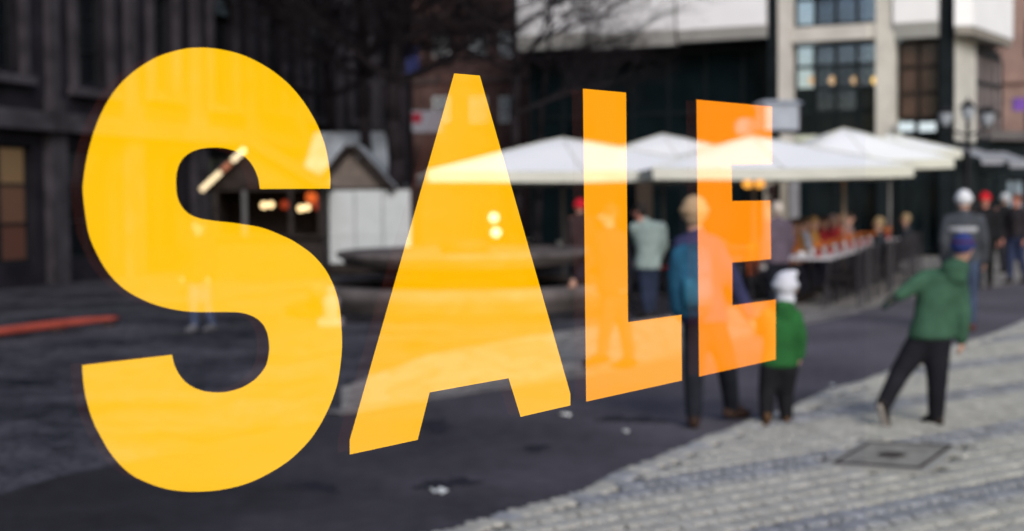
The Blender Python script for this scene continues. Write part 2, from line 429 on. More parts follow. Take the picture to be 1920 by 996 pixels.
# ------------------------------------------------------------------ shop window: two panes of glass and the word on the left one
SPL = Plane((-.345, 1.6), (.398, 2.56))
def pane(name, u0, u1, z0, z1, mat, label):
    t = thing(name, label, 'window pane', SPL.p0, SPL.ang)
    MB().add([(u0, 0, z0), (u1, 0, z0), (u1, 0, z1), (u0, 0, z1)], [(0,1,2,3)]).build('glass', mat, t); return t
useam = SPL.u(1623, 560)
pane('window_pane', -.75, useam, .6, 2.7, clear_mat('tinted shop glass', (.905, .902, .935)), 'large clear shop window pane carrying the yellow lettering')
pane('window_pane', useam + .003, useam + 1.5, .6, 2.7, clear_mat('shop glass', (.955, .955, .955)), 'plain shop window pane in front of the walking boy')
S_OUT = [(616,354),(616,330),(612,300),(606,272),(596,244),(582,216),(563,187),(540,160),(513,137),(483,118),(450,103),(415,94),(383,90),(350,91),(318,98),(288,109),(259,126),(233,147),(210,173),(191,204),(176,238),(164,277),(156,315),(152,349),(152.5,366),(155,390),(161,430),(168,453),(177,473),(188,494),(200,512),(214,528),(230,542),(247,553),(267,563),(290,572),(317,579),(341,583),(367,585),(400,585),(433,585),(450,586.5),(463,590),(474,594.5),(483,601),(491,610),(497,622),(500,635),(501.5,649),(500.5,664),(497,681),(491.5,692),(483,703),(474,712),(463,719.5),(449,727),(433,732),(417,735),(400,735.5),(383,734),(367,729.5),(354,723),(343,714.5),(335,705.5),(328,694),(323.5,683),(321,673),(319.5,665),
 (151,684.5),(152,707),(154,724),(157,742),(161.5,760),(167,778),(176,800),(187,821),(199,842),(213,861),(229,878),(247,892),(266,901.5),(287,910),(307,916),(327,919.5),(343,921),(360,921.5),(380,921),(400,919.5),(425,915.5),(450,909.5),(472,901.5),(493,891.5),(517,878),(540,862),(561,843),(580,822),(596,798),(610,772),(619.5,750),(627,728),(632,706),(635,685),(637,667),(638,649),(638,632),(637,615),(635.5,593),(633,572),(627.5,550),(620,530),(610,510.5),(597,492.5),(580,475),(560,460.5),(541,449),(520,439.5),(502,432),(483,426),(458,421.5),(433,418),(405,415),(377,411),(362,406.5),(350,400.5),(340.5,391),(333,380),(328.5,365),(327,349),(327,332),(330,316),(336,302.5),(345,292),(356,285),(370,280),(386,277.5),(403,277),(421,279),(438,284),(452,291.5),(463,301),(471,312),(477,324),(481.5,338),(484,354.5)]
A_OUT = [(848.5,138),(896.5,142),(1066.5,738),(1066.5,760),(973,781.5),(950.5,709),(802.5,735.5),(780,824.5),(652.5,852),(652.5,824.5)]
L_OUT = [(1090,166.5),(1171,174),(1174.7,604),(1275,590),(1275.8,713.5),(1096,753)]
E_OUT = [(1303,187),(1445,200),(1445,308.5),(1369,309.5),(1370,377),(1442,376),(1443,486),(1370.5,492.5),(1370.5,572.5),(1452,561.5),(1452,674),(1308,706)]
def smooth_run(p, k=4):
    out = []
    for i in range(len(p) - 1):
        a, b, c, d = p[max(0, i-1)], p[i], p[i+1], p[min(len(p)-1, i+2)]
        for j in range(k):
            t = j/k
            out.append(tuple(.5*(2*b[q] + (c[q]-a[q])*t + (2*a[q]-5*b[q]+4*c[q]-d[q])*t*t + (3*b[q]-a[q]-3*c[q]+d[q])*t**3) for q in (0, 1)))
    return out + [p[-1]]
kS = S_OUT.index((319.5, 665)) + 1
S_OUT = smooth_run(S_OUT[:kS]) + smooth_run(S_OUT[kS:])
def letter(name, pts, col, label):
    uv = [SPL.hit(*p) for p in pts]
    cu = sum(p[0] for p in uv)/len(uv); cz = min(p[1] for p in uv)
    def flat(nm, w, mat, parent):
        bm = bmesh.new(); vs = [bm.verts.new((u - cu, w, z - cz)) for u, z in uv]
        for tri in tessellate_polygon([[Vector((u, z, 0)) for u, z in uv]]): bm.faces.new([vs[i] for i in tri])
        bmesh.ops.recalc_face_normals(bm, faces=bm.faces[:])
        me = bpy.data.meshes.new(nm); bm.to_mesh(me); bm.free(); me.materials.append(mat)
        return link(nm, me, parent)
    p = SPL.p0 + SPL.t * cu
    o = flat(name, -.003, film_mat('vinyl ' + label[:14], col), None)
    o.location = (p.x, p.y, cz); o.rotation_euler = (0, 0, SPL.ang)
    tag(o, label, 'window lettering', 'sale lettering on the shop window')
    flat('ghost_reflection', .018, MATS['ghost'], o)  # offset copy of the letter, painting its reflection in the glass
    return o
MATS['ghost'] = film_mat('faint ghost reflection', (.016, .004, .003), .97)  # dark red standing for the letters' reflection, no real film
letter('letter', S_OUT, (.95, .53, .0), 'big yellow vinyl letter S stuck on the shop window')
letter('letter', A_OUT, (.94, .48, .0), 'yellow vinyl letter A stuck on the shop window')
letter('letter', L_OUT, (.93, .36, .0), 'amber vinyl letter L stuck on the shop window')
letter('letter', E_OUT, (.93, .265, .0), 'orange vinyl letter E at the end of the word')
# ------------------------------------------------------------------ buildings
def wall_holes(mb, u0, u1, z0, z1, holes, depth=.35, w=0.0):
    """front face of a wall at y = w with real openings, and their reveals"""
    us = sorted({u0, u1, *[h[0] for h in holes], *[h[1] for h in holes]}); zs = sorted({z0, z1, *[h[2] for h in holes], *[h[3] for h in holes]})
    us = [u for u in us if u0 <= u <= u1]; zs = [z for z in zs if z0 <= z <= z1]
    for a, b in zip(us, us[1:]):
        for c, d in zip(zs, zs[1:]):
            m, k = (a+b)/2, (c+d)/2
            if any(h[0] < m < h[1] and h[2] < k < h[3] for h in holes): continue
            mb.add([(a, w, c), (b, w, c), (b, w, d), (a, w, d)], [(0,1,2,3)])
    for a, b, c, d in holes:
        mb.add([(a,w,c),(b,w,c),(b,w,d),(a,w,d),(a,w+depth,c),(b,w+depth,c),(b,w+depth,d),(a,w+depth,d)], [(0,4,5,1),(1,5,6,2),(2,6,7,3),(3,7,4,0)])
    mb.add([(u0,w,z0),(u0,w,z1),(u0,w+6,z1),(u0,w+6,z0),(u1,w,z0),(u1,w,z1),(u1,w+6,z1),(u1,w+6,z0)], [(0,1,2,3),(4,7,6,5),(1,5,6,2),(3,2,6,7)])
def window(parent, u0, u1, z0, z1, nu, nz, fmat, gmat, w=.16, fw=.07, fd=.08, mw=.05, row_mats=None):
    mb = MB()
    mb.box((u0, w-fd, z0), (u0+fw, w, z1)); mb.box((u1-fw, w-fd, z0), (u1, w, z1))
    mb.box((u0+fw, w-fd, z0), (u1-fw, w, z0+fw)); mb.box((u0+fw, w-fd, z1-fw), (u1-fw, w, z1))
    for i in range(1, nu):
        u = u0 + (u1-u0)*i/nu; mb.box((u-mw/2, w-fd+.004, z0+fw), (u+mw/2, w, z1-fw))
    for j in range(1, nz):
        z = z0 + (z1-z0)*j/nz; mb.box((u0+fw, w-fd+.008, z-mw/2), (u1-fw, w-.004, z+mw/2))
    f = mb.build('window', fmat, parent)
    for j in range(nz):
        for i in range(nu):
            a = u0 + (u1-u0)*i/nu + mw/2; b = u0 + (u1-u0)*(i+1)/nu - mw/2
            c = z0 + (z1-z0)*j/nz + mw/2; d = z0 + (z1-z0)*(j+1)/nz - mw/2
            if i == 0: a = u0 + fw
            if i == nu-1: b = u1 - fw
            if j == 0: c = z0 + fw
            if j == nz-1: d = z1 - fw
            MB().add([(a, w-.03, c), (b, w-.03, c), (b, w-.03, d), (a, w-.03, d)], [(0,1,2,3)]).build('pane', (row_mats or {}).get((i, j), gmat), f)
    return f
def glass(name, col, rough=.12, spec=.5):
    return pmat(name, col, rough, .35, 1.2, 0, spec=spec)
def see_glass(name, k=.5):
    m = bpy.data.materials.new(name); m.use_nodes = True
    t = m.node_tree; t.nodes.remove(t.nodes['Principled BSDF'])
    g = t.nodes.new('ShaderNodeBsdfGlossy'); g.inputs['Roughness'].default_value = .08; g.inputs[0].default_value = (.70, .80, 1.0, 1)
    tr = t.nodes.new('ShaderNodeBsdfTransparent'); tr.inputs[0].default_value = (.85, .85, .85, 1)
    mx = t.nodes.new('ShaderNodeMixShader'); mx.inputs[0].default_value = k
    t.links.new(tr.outputs[0], mx.inputs[1]); t.links.new(g.outputs[0], mx.inputs[2])
    t.links.new(mx.outputs[0], t.nodes['Material Output'].inputs['Surface']); return m

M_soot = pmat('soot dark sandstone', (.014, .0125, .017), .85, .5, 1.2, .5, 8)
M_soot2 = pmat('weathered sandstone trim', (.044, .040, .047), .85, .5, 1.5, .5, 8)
M_blind = pmat('dark window frame paint', (.012, .014, .016), .5, .3, 4)
G_dark = glass('dark window glass', (.006, .008, .010), .15, .25)
M_warm = lit('warm shop light', (1.0, .62, .30), .06); M_warm2 = lit('dim shop light', (1.0, .50, .30), .022); M_warm3 = lit('dark shop light', (1.0, .42, .28), .008)

# --- old sandstone building, running away along the left side of the square
OLD = Plane((-13.2, 17.5), (-5.3, 45.5))
ob = thing('sandstone_building', 'dark soot-stained sandstone building with arched windows and cornices', 'building', OLD.p0, OLD.ang)
oz = lambda px, py: OLD.z(px, py)
ou = lambda px, py: OLD.u(px, py)
bays = []
holes = []
nb = 9; L0, L1 = 0.6, OLD.len - .4
bw = (L1 - L0) / nb
L0 += ((ou(14, 380) - L0)/bw - .5 - math.floor((ou(14, 380) - L0)/bw - .5)) * bw - bw
LIT = round((ou(14, 380) - L0)/bw - .5)
nb += 1
for i in range(nb):
    c = L0 + bw*(i + .5)
    if i % 2 == 0 or i < 3:
        holes.append((c-.62, c+.62, 4.3, 6.6)); bays.append((c, 0))
    else:
        holes.append((c-.5, c+.5, 4.4, 6.9)); bays.append((c, 1))
    holes.append((c-.95, c+.95, .5, 2.9))
    holes.append((c-.5, c+.5, 8.2, 10.4))
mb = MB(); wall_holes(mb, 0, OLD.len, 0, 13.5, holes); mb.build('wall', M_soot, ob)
M_shopd = pmat('dim shop interior', (.02, .018, .018), .8, .5, 2)
ushop0, ushop1 = ou(4, 380), ou(36, 380)
for i in range(nb):
    c, k = bays[i]
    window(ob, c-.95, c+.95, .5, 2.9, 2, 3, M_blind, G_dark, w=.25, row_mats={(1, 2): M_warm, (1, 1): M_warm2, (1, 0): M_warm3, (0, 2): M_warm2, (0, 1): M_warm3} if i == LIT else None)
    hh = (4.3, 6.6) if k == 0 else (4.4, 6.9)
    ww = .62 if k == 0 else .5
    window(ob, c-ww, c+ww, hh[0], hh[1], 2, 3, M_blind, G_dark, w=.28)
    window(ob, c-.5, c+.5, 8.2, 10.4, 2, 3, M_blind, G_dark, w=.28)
    mb = MB()     # moulded surround with a round arch or a little pediment
    for s in (-1, 1): mb.box((c+s*(ww+.12)-.10, -.14, hh[0]-.1), (c+s*(ww+.12)+.10, -.002, hh[1]))
    if k == 0:
        n = 9
        for j in range(n):
            a0, a1 = math.pi*j/n, math.pi*(j+1)/n; r0, r1 = ww+.02, ww+.24
            ps = [(c+r*math.cos(a), y, hh[1]+.0+r*math.sin(a)*.75) for y in (-.14, -.002) for r, a in ((r0,a0),(r1,a0),(r1,a1),(r0,a1))]
            mb.add(ps, [(0,1,2,3),(1,5,6,2),(0,4,5,1),(3,2,6,7),(0,3,7,4)])
        mb.build('window_surround', M_soot2, ob); mb = MB(); n = 12
        mb.add([(c, -.006, hh[1])] + [(c+(ww+.01)*math.cos(math.pi*j/n), -.006, hh[1]+(ww+.01)*math.sin(math.pi*j/n)*.75) for j in range(n+1)], [(0, j+1, j+2) for j in range(n)]); mb.build('fanlight', G_dark, ob); mb = MB()
    else:
        ps = [(c-ww-.3, y, hh[1]+.1) for y in (-.2, -.002)] + [(c+ww+.3, y, hh[1]+.1) for y in (-.2, -.002)] + [(c, y, hh[1]+.55) for y in (-.2, -.002)]
        mb.add(ps, [(0,2,4),(0,4,5,1),(2,3,5,4),(0,1,3,2)])
    mb.box((c-ww-.3, -.22, hh[0]-.28), (c+ww+.3, -.003, hh[0]-.1))
    mb.build('window_surround', M_soot2, ob)
for i in range(nb + 1):
    u = L0 + bw*i
    mb = MB(); mb.box((u-.17, -.16, 3.7), (u+.17, -.004, 7.5)); mb.box((u-.24, -.24, 3.6), (u+.24, -.005, 3.9)); mb.box((u-.24, -.24, 7.3), (u+.24, -.005, 7.6))
    mb.build('pilaster', M_soot2, ob)
    MB().box((u-.30, -.2, 0), (u+.30, -.004, 3.2)).build('pier', M_soot2, ob)
mb = MB(); mb.box((-.2, -.42, 3.2), (OLD.len+.2, -.006, 3.42)); mb.box((-.2, -.3, 3.42), (OLD.len+.2, -.006, 3.6)); mb.build('string_course', M_soot2, ob)
mb = MB(); mb.box((-.2, -.30, 7.62), (OLD.len+.2, -.006, 7.78)); mb.box((-.2, -.55, 7.78), (OLD.len+.2, -.006, 8.0))
for i in range(46): u = OLD.len*(i+.5)/46; mb.box((u-.09, -.46, 7.6), (u+.09, -.31, 7.775))
mb.build('cornice', M_soot2, ob)
MB().box((-.3, -.7, 13.3), (OLD.len+.3, -.01, 13.7)).build('eaves', M_soot2, ob)
def face_box(plane, px0, px1, py0, py1, w0, w1):
    """a box in a facade's frame spanning the given photo rectangle, from w0 to w1 into the wall"""
    ym = (py0 + py1) / 2; xm = (px0 + px1) / 2
    return (plane.u(px0, ym), w0, plane.z(xm, py1)), (plane.u(px1, ym), w1, plane.z(xm, py0))

# --- old brick house in the middle
BR = Plane((-3.62, 53), (1.6, 52))
M_brick = pmat('pink brick render', (.11, .066, .058), .85, .4, 2.2, .4, 12)
M_bwhite = pmat('white window paint', (.60, .64, .64), .5, .1, 4)
G_pale = glass('pale reflecting glass', (.10, .13, .14), .2)
bh = thing('brick_house', 'old pinkish brick house with white small-paned windows behind bare trees', 'building', BR.p0, BR.ang)
holes = []
for px in (827, 897, 952):
    for py in (-62, 82, 205):
        u, z = BR.hit(px, py); holes.append((u-.32, u+.32, z-.48, z+.48))
mb = MB(); wall_holes(mb, 0, BR.len, 0, 14, holes); mb.build('wall', M_brick, bh)
for h in holes: window(bh, *h, 2, 3, M_bwhite, G_pale, w=.10, fw=.09, mw=.07)
mb = MB()
for z in (BR.z(870, 30), BR.z(870, 150)): mb.box((0, -.10, z-.1), (BR.len, -.003, z+.1))
mb.build('string_course', pmat('stone band', (.09, .065, .06), .85, .3, 3), bh)

# --- modern concrete and glass building
MO = Plane((.16, 44.0), (11.98, 38.5))
M_white = pmat('white cladding panel', (.88, .88, .89), .55, .03, 1.5)
M_soff = pmat('grey soffit panel', (.42, .42, .40), .7, .08, 1.5)
M_conc = pmat('beige concrete', (.60, .575, .52), .85, .12, 1.8, .3, 10)
M_black = pmat('black metal cladding', (.010, .014, .016), .45, .3, 1.5)
M_brownf = pmat('dark brown metal frame', (.020, .015, .013), .5, .3, 3)
G_black = glass('black tinted glass', (.005, .010, .012), .1, .25)
G_sky = see_glass('sky reflecting glass', .17); G_sky2 = see_glass('bright reflecting glass', .34)
G_brown = glass('bronze tinted glass', (.07, .04, .03), .15, .35)
mo = thing('modern_building', 'modern building with white parapets, concrete frame and black glass', 'building', MO.p0, MO.ang)
zt = 12.0
# dark glazed wall filling the recess behind the parapets
uA, uB, uC, uD, uE, uF = MO.u(968, 60), MO.u(1452, 60), MO.u(1487, 60), MO.u(1645, 60), MO.u(1681, 60), MO.u(1790, 60)
mb = MB(); mb.box((uA, .9, 0), (uB, 1.2, zt)); mb.box((uE, .9, 0), (uF, 1.2, zt)); mb.box((uC, 3.0, 0), (uD, 3.2, zt))
mb.box((uA, 1.2, 0), (uF, 6, .3)); mb.box((uA, 1.2, zt-.3), (uF, 6, zt)); mb.build('core_wall', M_black, mo)
window(mo, uA+.05, uB-.02, MO.z(1200, 330), MO.z(1200, 92), 7, 2, M_black, G_black, w=.88, fw=.1, mw=.09)
window(mo, uA+.05, uB-.02, .15, MO.z(1200, 345), 8, 1, M_black, G_black, w=.86, fw=.1, mw=.09)
# parapet: white panel above, grey apron sloping back below
def parapet(px0, px1, pyb, pya, out):
    u0, u1 = MO.u(px0, 50), MO.u(px1, 50); zb, za = MO.z((px0+px1)/2, pyb), MO.z((px0+px1)/2, pya)
    MB().box((u0, -out, zb), (u1, .3, zb + 1.9)).build('parapet_panel', M_white, mo)
    MB().add([(u0,-out+.01,zb-.002),(u1,-out+.01,zb-.002),(u1,.3,zb-.002),(u0,.3,zb-.002),(u0,-out+.14,za),(u1,-out+.14,za),(u1,.3,za),(u0,.3,za)],
             [(0,1,5,4),(1,2,6,5),(2,3,7,6),(3,0,4,7),(4,5,6,7)]).build('parapet_apron', M_soff, mo)
parapet(973, 1110, 66, 93, .35); parapet(1112, 1270, 62, 90, .35); parapet(1276, 1440, 54, 76, .35); parapet(1679, 1762, 44, 72, .35)
MB().box((uA, .30, MO.z(1200, 0) + 1.2), (uB, .5, zt)).build('upper_band', M_black, mo)
MB().box((MO.u(1441, 60), -.1, 0), (MO.u(1462, 60), .9, zt)).build('dark_column', M_black, mo)
MB().box((MO.u(1462.5, 60), -.25, 0), (uC, .3, zt)).build('pillar', M_conc, mo)
zq = MO.z(1663, 285)
MB().box((uD, -.25, zq), (uE-.02, .3, zt)).build('pillar', M_conc, mo)
MB().box((uD+.03, -.2, 0), (uE-.05, .28, zq-.002)).build('dark_column', M_black, mo)
lo, hi = face_box(MO, 1487, 1645, 49, 77, -.2, .3); MB().box((uC+.002, -.2, lo[2]), (uD-.002, .3, hi[2])).build('floor_beam', M_conc, mo)
zw0, zw1 = MO.z(1565, 252), MO.z(1565, 79)
wt = window(mo, uC+.003, uD-.003, zw0, zw1, 4, 4, M_black, G_sky, w=.25, fw=.08, mw=.10, row_mats={(0,0): G_black, (1,0): G_black, (2,0): G_black, (3,0): G_black, (0,1): G_black, (3,1): G_black, **{(i, 3): G_sky2 for i in range(4)}})
window(mo, uC+.003, uD-.003, MO.z(1565, 47), MO.z(1565, -60), 4, 2, M_black, G_sky2, w=.25, fw=.08, mw=.10)
window(mo, uC+.003, uD-.003, .1, zw0-.15, 4, 1, M_black, G_black, w=.25, fw=.1, mw=.1)
window(mo, uE+.003, MO.u(1762, 60), MO.z(1720, 224), MO.z(1720, 74), 2, 3, M_brownf, G_brown, w=.28, fw=.1, mw=.1)
window(mo, uE+.003, MO.u(1762, 60), .1, MO.z(1720, 256), 3, 1, M_black, G_black, w=.28, fw=.1, mw=.1)
MB().box((MO.u(1763, 60), -.15, 0), (uF, .9, zt)).build('dark_column', M_black, mo)
# lamps hanging behind the big window
for i, px in enumerate((1508, 1547, 1590, 1629)):
    u, z = MO.hit(px, 146); t = thing('pendant_lamp', ['glowing round lamp hanging in the first pane beside the concrete pillar', 'glowing round lamp hanging in the second pane of the big window', 'glowing round lamp hanging in the third pane of the big window', 'yellow glowing round lamp hanging in the last pane of the big window'][i], 'lamp',
        MO.p0 + MO.t*u - MO.n*1.0, MO.ang, 'lamps inside the big window')
    k = 1.0 if i < 3 else 1.6
    MB().ball((0, 0, z), .125).build('globe', lit('lamp globe %d' % (i == 3), (1, .62, .28) if i < 3 else (1, .6, .1), 0.8*k), t, True)
    MB().tube((0, 0, z+.12), (0, 0, zw1), .012, n=6).build('flex', M_black, t)
# café front under the parasols
lo, hi = face_box(MO, 1440, 1482, 330, 470, -.45, -.26); MB().box((lo[0], -.45, 0), (hi[0], -.252, hi[2])).build('stone_pier', pmat('café limestone', (.34, .31, .25), .85, .15, 2.5, .3, 10), mo)
u, z = MO.hit(1458, 357); e = MB(); e.ball((u, -.47, z), .19, 1, .25, 1); e.box((u-.11, -.5, z-.42), (u+.11, -.452, z-.2)); e.build('emblem', M_rim, mo)
MB().box((MO.u(1487, 380), -.42, 0), (MO.u(1503, 380), -.252, MO.z(1495, 330))).build('stone_pier', pmat('pale grey stone', (.27, .27, .28), .8, .15, 3), mo)
MB().box((MO.u(1187, 380), .3, 0), (MO.u(1206, 380), .8, MO.z(1195, 300))).build('stone_pier', pmat('brown stone', (.06, .045, .035), .8, .15, 3), mo)
# white oriel on the corner, side running away along the street
OR = Plane((11.98, 38.5), (11.98 + .545*7.5, 38.5 + .84*7.5))
zo = MO.z(1800, 52)
p = lambda t, o: OR.p0 + OR.t*t + OR.n*o
Mq = lambda du, out: MO.p0 + MO.t*(MO.len + du) + MO.n*out
pts = [Mq(.05, .16), Mq(.05, .5), p(-.25, .55), p(4.0, .55), p(4.0, -.3), p(.25, -.3)]
orl = thing('corner_oriel', 'white cladded corner bay overhanging a pale wall and side windows', 'building', OR.p0, 0)
loc = lambda q: (q.x - OR.p0.x, q.y - OR.p0.y)
MB().prism([loc(q) for q in pts], zo, zo + 3.2).build('bay', M_white, orl)
MB().prism([loc(q) for q in [Mq(.07, .17), Mq(.07, .47), p(-.22, .52), p(3.97, .52), p(3.97, -.28), p(.26, -.28)]], zo - .22, zo - .004).build('soffit', pmat('grey brown soffit', (.26, .24, .21), .8, .1, 2), orl)
MB().prism([loc(q) for q in [Mq(.02, .12), p(.02, .06), p(1.9, .06), p(1.9, -.4), p(.3, -.4)]], OR.z(1805, 265), zo - .23).build('wall', pmat('pale plaster', (.55, .53, .48), .8, .12, 2), orl)
MB().prism([loc(q) for q in [p(1.91, -.1), p(5.2, -.1), p(5.2, -.5), p(1.91, -.5)]], 0, zo - .23).build('side_wall', M_black, orl)
MB().prism([loc(q) for q in [Mq(.03, .09), p(.03, .03), p(1.88, .03), p(1.88, -.4), p(.3, -.4)]], 0, OR.z(1805, 265) - .002).build('shop_base', M_black, orl)
M_frame2 = pmat('dark steel frame', (.02, .02, .024), .5, .2, 3)
G_rosy = glass('rosy reflecting glass', (.24, .21, .21), .15)
w_o = bpy.data.objects.new('window_bay', None); COL.objects.link(w_o); w_o.parent = orl; w_o.rotation_euler = (0, 0, OR.ang)
def side_win(a, b, c, d):
    mb = MB(); nu, nz = 4, 3
    for i in range(nu+1): u = a + (b-a)*i/nu; mb.box((u-.05, .0, c), (u+.05, .09, d))
    for j in range(nz+1): z = c + (d-c)*j/nz; mb.box((a+.051, .003, z-.05), (b-.051, .087, z+.05))
    f = mb.build('window_frame', M_frame2, w_o); 
    for i in range(nu):
        for j in range(nz):
            MB().add([(a+(b-a)*(i+q[0])/nu, .05, c+(d-c)*(j+q[1])/nz) for q in ((.05,.05),(.95,.05),(.95,.95),(.05,.95))], [(0,1,2,3)]).build('pane', G_rosy, w_o)
side_win(2.0, 5.0, zo-2.9, zo-.5)

# two lit sign boxes under the white parapet
M_signw = lit('sign light', (.75, .86, .90), .72)
for i, (a, b) in enumerate(((1689, 1722), (1727, 1762))):
    lo, hi = face_box(MO, a, b, 229, 250, -.5, -.35)
    c = MO.p0 + MO.t*((lo[0]+hi[0])/2) + MO.n*.5
    t = thing('sign_box', ['glowing pale blank sign box next to the concrete pillar', 'glowing pale blank sign box next to the black corner column'][i], 'sign', (c.x, c.y, lo[2]), MO.ang, 'sign boxes on the modern building')
    hw, hh = (hi[0]-lo[0])/2, hi[2]-lo[2]
    MB().box((-hw, -.02, 0), (hw, .16, hh)).build('casing', M_frame2, t)
    MB().box((-hw+.03, -.026, .03), (hw-.03, -.021, hh-.03)).build('face', M_signw, t)

# --- pink building closing the street on the far side
PK = Plane((17.2, 57), (27, 52))
M_pink = pmat('pink sandstone', (.33, .22, .19), .85, .2, 1.5, .3, 8)
pk = thing('pink_building', 'pinkish sandstone building at the end of the side street', 'building', PK.p0, PK.ang)
hs = [(u-.45, u+.45, z, z+1.5) for u in (1.6, 3.6, 5.6, 7.6) for z in (3.9, 6.9)] + [(u-.6, u+.6, .3, 2.5) for u in (1.6, 3.6, 5.6, 7.6)]
mb = MB(); wall_holes(mb, 0, PK.len, 0, 12, hs); mb.build('wall', M_pink, pk)
G_blue = glass('bluish shop glass', (.22, .28, .33), .2)
for h in hs: window(pk, *h, 2, 2, M_blind, G_blue if h[2] < 1 else G_dark, w=.2)
mb = MB(); mb.box((0, -.25, 3.0), (PK.len, -.003, 3.3)); mb.box((0, -.15, 6.0), (PK.len, -.003, 6.2)); mb.build('string_course', M_pink, pk)
# dark ground-floor arcade in front of it, with awnings and pale shop windows
AC = Plane((13.2, 41.5), (19.8, 46.0))
ac = thing('shop_arcade', 'low dark shopfront arcade with pale lit display windows', 'building', AC.p0, AC.ang)
za = AC.z(1850, 262)
hs = [(.5, 1.5, .3, 2.15), (2.0, 3.0, .3, 2.15), (3.5, 4.9, .3, 2.15), (5.3, 6.6, .3, 2.15)]
mb = MB(); wall_holes(mb, 0, AC.len, 0, za, hs); mb.build('wall', M_black, ac)
M_disp = lit('pale shop display', (.62, .62, .58), .30)
for h in hs:
    window(ac, *h, 2, 1, M_frame2, G_blue, w=.2)
MB().box((0, -.35, za-.02), (AC.len, .2, za+.25)).build('fascia', pmat('grey fascia', (.12, .11, .11), .7, .2, 2), ac)
# far shops filling the gap behind
BK = thing('dark_house', 'tall dark house squeezed between the sandstone building and the brick house', 'building', (-9.5, 50, 0))
hk = [(u-.4, u+.4, z, z+1.5) for u in (.8, 2.2, 3.6, 5.0) for z in (3.4, 6.2, 9.0)]
mb = MB(); wall_holes(mb, -1, 5.85, 0, 13, hk); mb.build('wall', pmat('dark render', (.020, .017, .021), .9, .4, 1.0), BK)
for h in hk: window(BK, *h, 2, 2, M_soot2, G_dark, w=.15)
mb = MB()
for z in (3.0, 5.8, 8.6): mb.box((-1, -.12, z-.08), (5.85, -.003, z+.08))
mb.build('string_course', M_soot2, BK)
M_awn = pmat('pale grey awning cloth', (.27, .28, .31), .8, .1, 3)
for i, (px, py, w_, d_) in enumerate(((1838, 287, 50, 38.5), (1893, 294, 55, 40))):
    c = D(px, py, d_); h = w_/2*d_/F
    t = thing('awning', ['pale grey folding awning over the first arcade shop', 'pale grey folding awning over the arcade shop by the street end'][i], 'awning', (c.x, c.y, c.z), .35, 'awnings on the arcade')
    MB().add([(-h,-.5,-.16),(h,-.5,-.16),(h,.7,.16),(-h,.7,.16),(-h,-.5,-.19),(h,-.5,-.19),(h,.7,.12),(-h,.7,.12)], [(0,1,2,3),(7,6,5,4),(0,4,5,1),(1,5,6,2),(2,6,7,3),(3,7,4,0)]).build('cloth', M_awn, t)
    MB().box((-h, -.515, -.32), (h, -.502, -.165)).build('valance', M_awn, t)
    mb = MB()
    for s in (-1, 1): mb.tube((s*h*.9, -.45, -.2), (s*h*.9, 1.6, -.5), .025, n=6)
    mb.build('arm', M_frame2, t)
c = D(1914, 196, 50)
t = thing('purple_sign', 'round purple projecting sign on the pink building', 'sign', (c.x, c.y, c.z), 0)
MB().box((-.28, -.06, -.22), (.28, .06, .22)).build('panel', pmat('purple plastic', (.16, .07, .35), .5, .2, 3), t)
MB().box((.28, -.02, -.02), (1.2, .02, .02)).build('bracket', M_frame2, t)
# signs among the trees
c = D(797, 228, 50.5)
t = thing('shop_sign', 'white shop sign with a red square hanging on the brick house', 'sign', (c.x, c.y, c.z))
MB().box((-.45, -.05, -.38), (.6, .05, .38)).build('board', pmat('dim white board', (.28, .28, .32), .6, .1, 3), t)
MB().box((-.44, -.06, -.05), (-.12, -.051, .3)).build('red_patch', pmat('red print', (.30, .02, .04), .6, .1, 3), t)
c = D(770, 112, 50.5)
t = thing('blue_banner', 'dark blue banner hanging on the brick house beside the trunk', 'banner', (c.x, c.y, c.z))
MB().box((-.35, -.03, -.5), (.30, .03, .5)).build('cloth', pmat('blue cloth', (.04, .05, .16), .8, .3, 4), t)
MB().tube((-.5, 0, .52), (.4, 0, .52), .025, n=6).build('rod', M_frame2, t)

# ------------------------------------------------------------------ bare trees
M_bark = pmat('dark damp bark', (.016, .013, .015), .9, .4, 8, .6, 30)
def tree(px, dist, rad, height, seed, spread, label, limbs=7, start=.35, lean=0.0):
    rnd = random.Random(seed); b = D(px, 400, dist)
    t = thing('bare_tree', label, 'tree', (b.x, b.y, 0), 0, 'bare winter trees on the square')
    tr = MB(); cr = MB(); pts = []
    n = 9; p = Vector((0, 0, 0))
    for i in range(n):
        q = Vector((lean*((i+1)/n)**2 + rnd.uniform(-.06, .06), rnd.uniform(-.06, .06), height*(i+1)/n))
        r0 = rad*(1 - .75*i/n)*(1.25 if i == 0 else 1); r1 = rad*(1 - .75*(i+1)/n)
        tr.tube(p, q, r0, r1, 9); pts.append((q, r1)); p = q
    def grow(p, d, r, l, lev):
        k = 3 if lev < 2 else 2
        for i in range(k):
            nd = (d + Vector((rnd.gauss(0, .17), rnd.gauss(0, .17), rnd.gauss(.05, .13)))).normalized()
            q = p + nd*(l/k); r2 = r*.82
            (tr if lev == 0 else cr).tube(p, q, r, r2, 6 if lev < 2 else 4, cap=False)
            if lev < 4:
                for _ in range(2 if lev else 2):
                    s = (nd + Vector((rnd.gauss(0, .7), rnd.gauss(0, .7), rnd.gauss(.1, .45)))).normalized()
                    grow(q, s, r2*.62, l*rnd.uniform(.52, .70), lev+1)
            p, d, r = q, nd, r2
    for i in range(limbs):
        f = start + (1-start)*(i+.5)/limbs; k = min(n-1, int(f*n)); q, r = pts[k]
        a = 2.4*i + rnd.uniform(-.4, .4)
        grow(q, Vector((math.cos(a)*spread, math.sin(a)*spread*.6, rnd.uniform(.12, .6))).normalized(), max(.05, r*.62), rnd.uniform(2.0, 3.1), 0)
    tr.build('trunk', M_bark, t, True); cr.build('crown', M_bark, t)
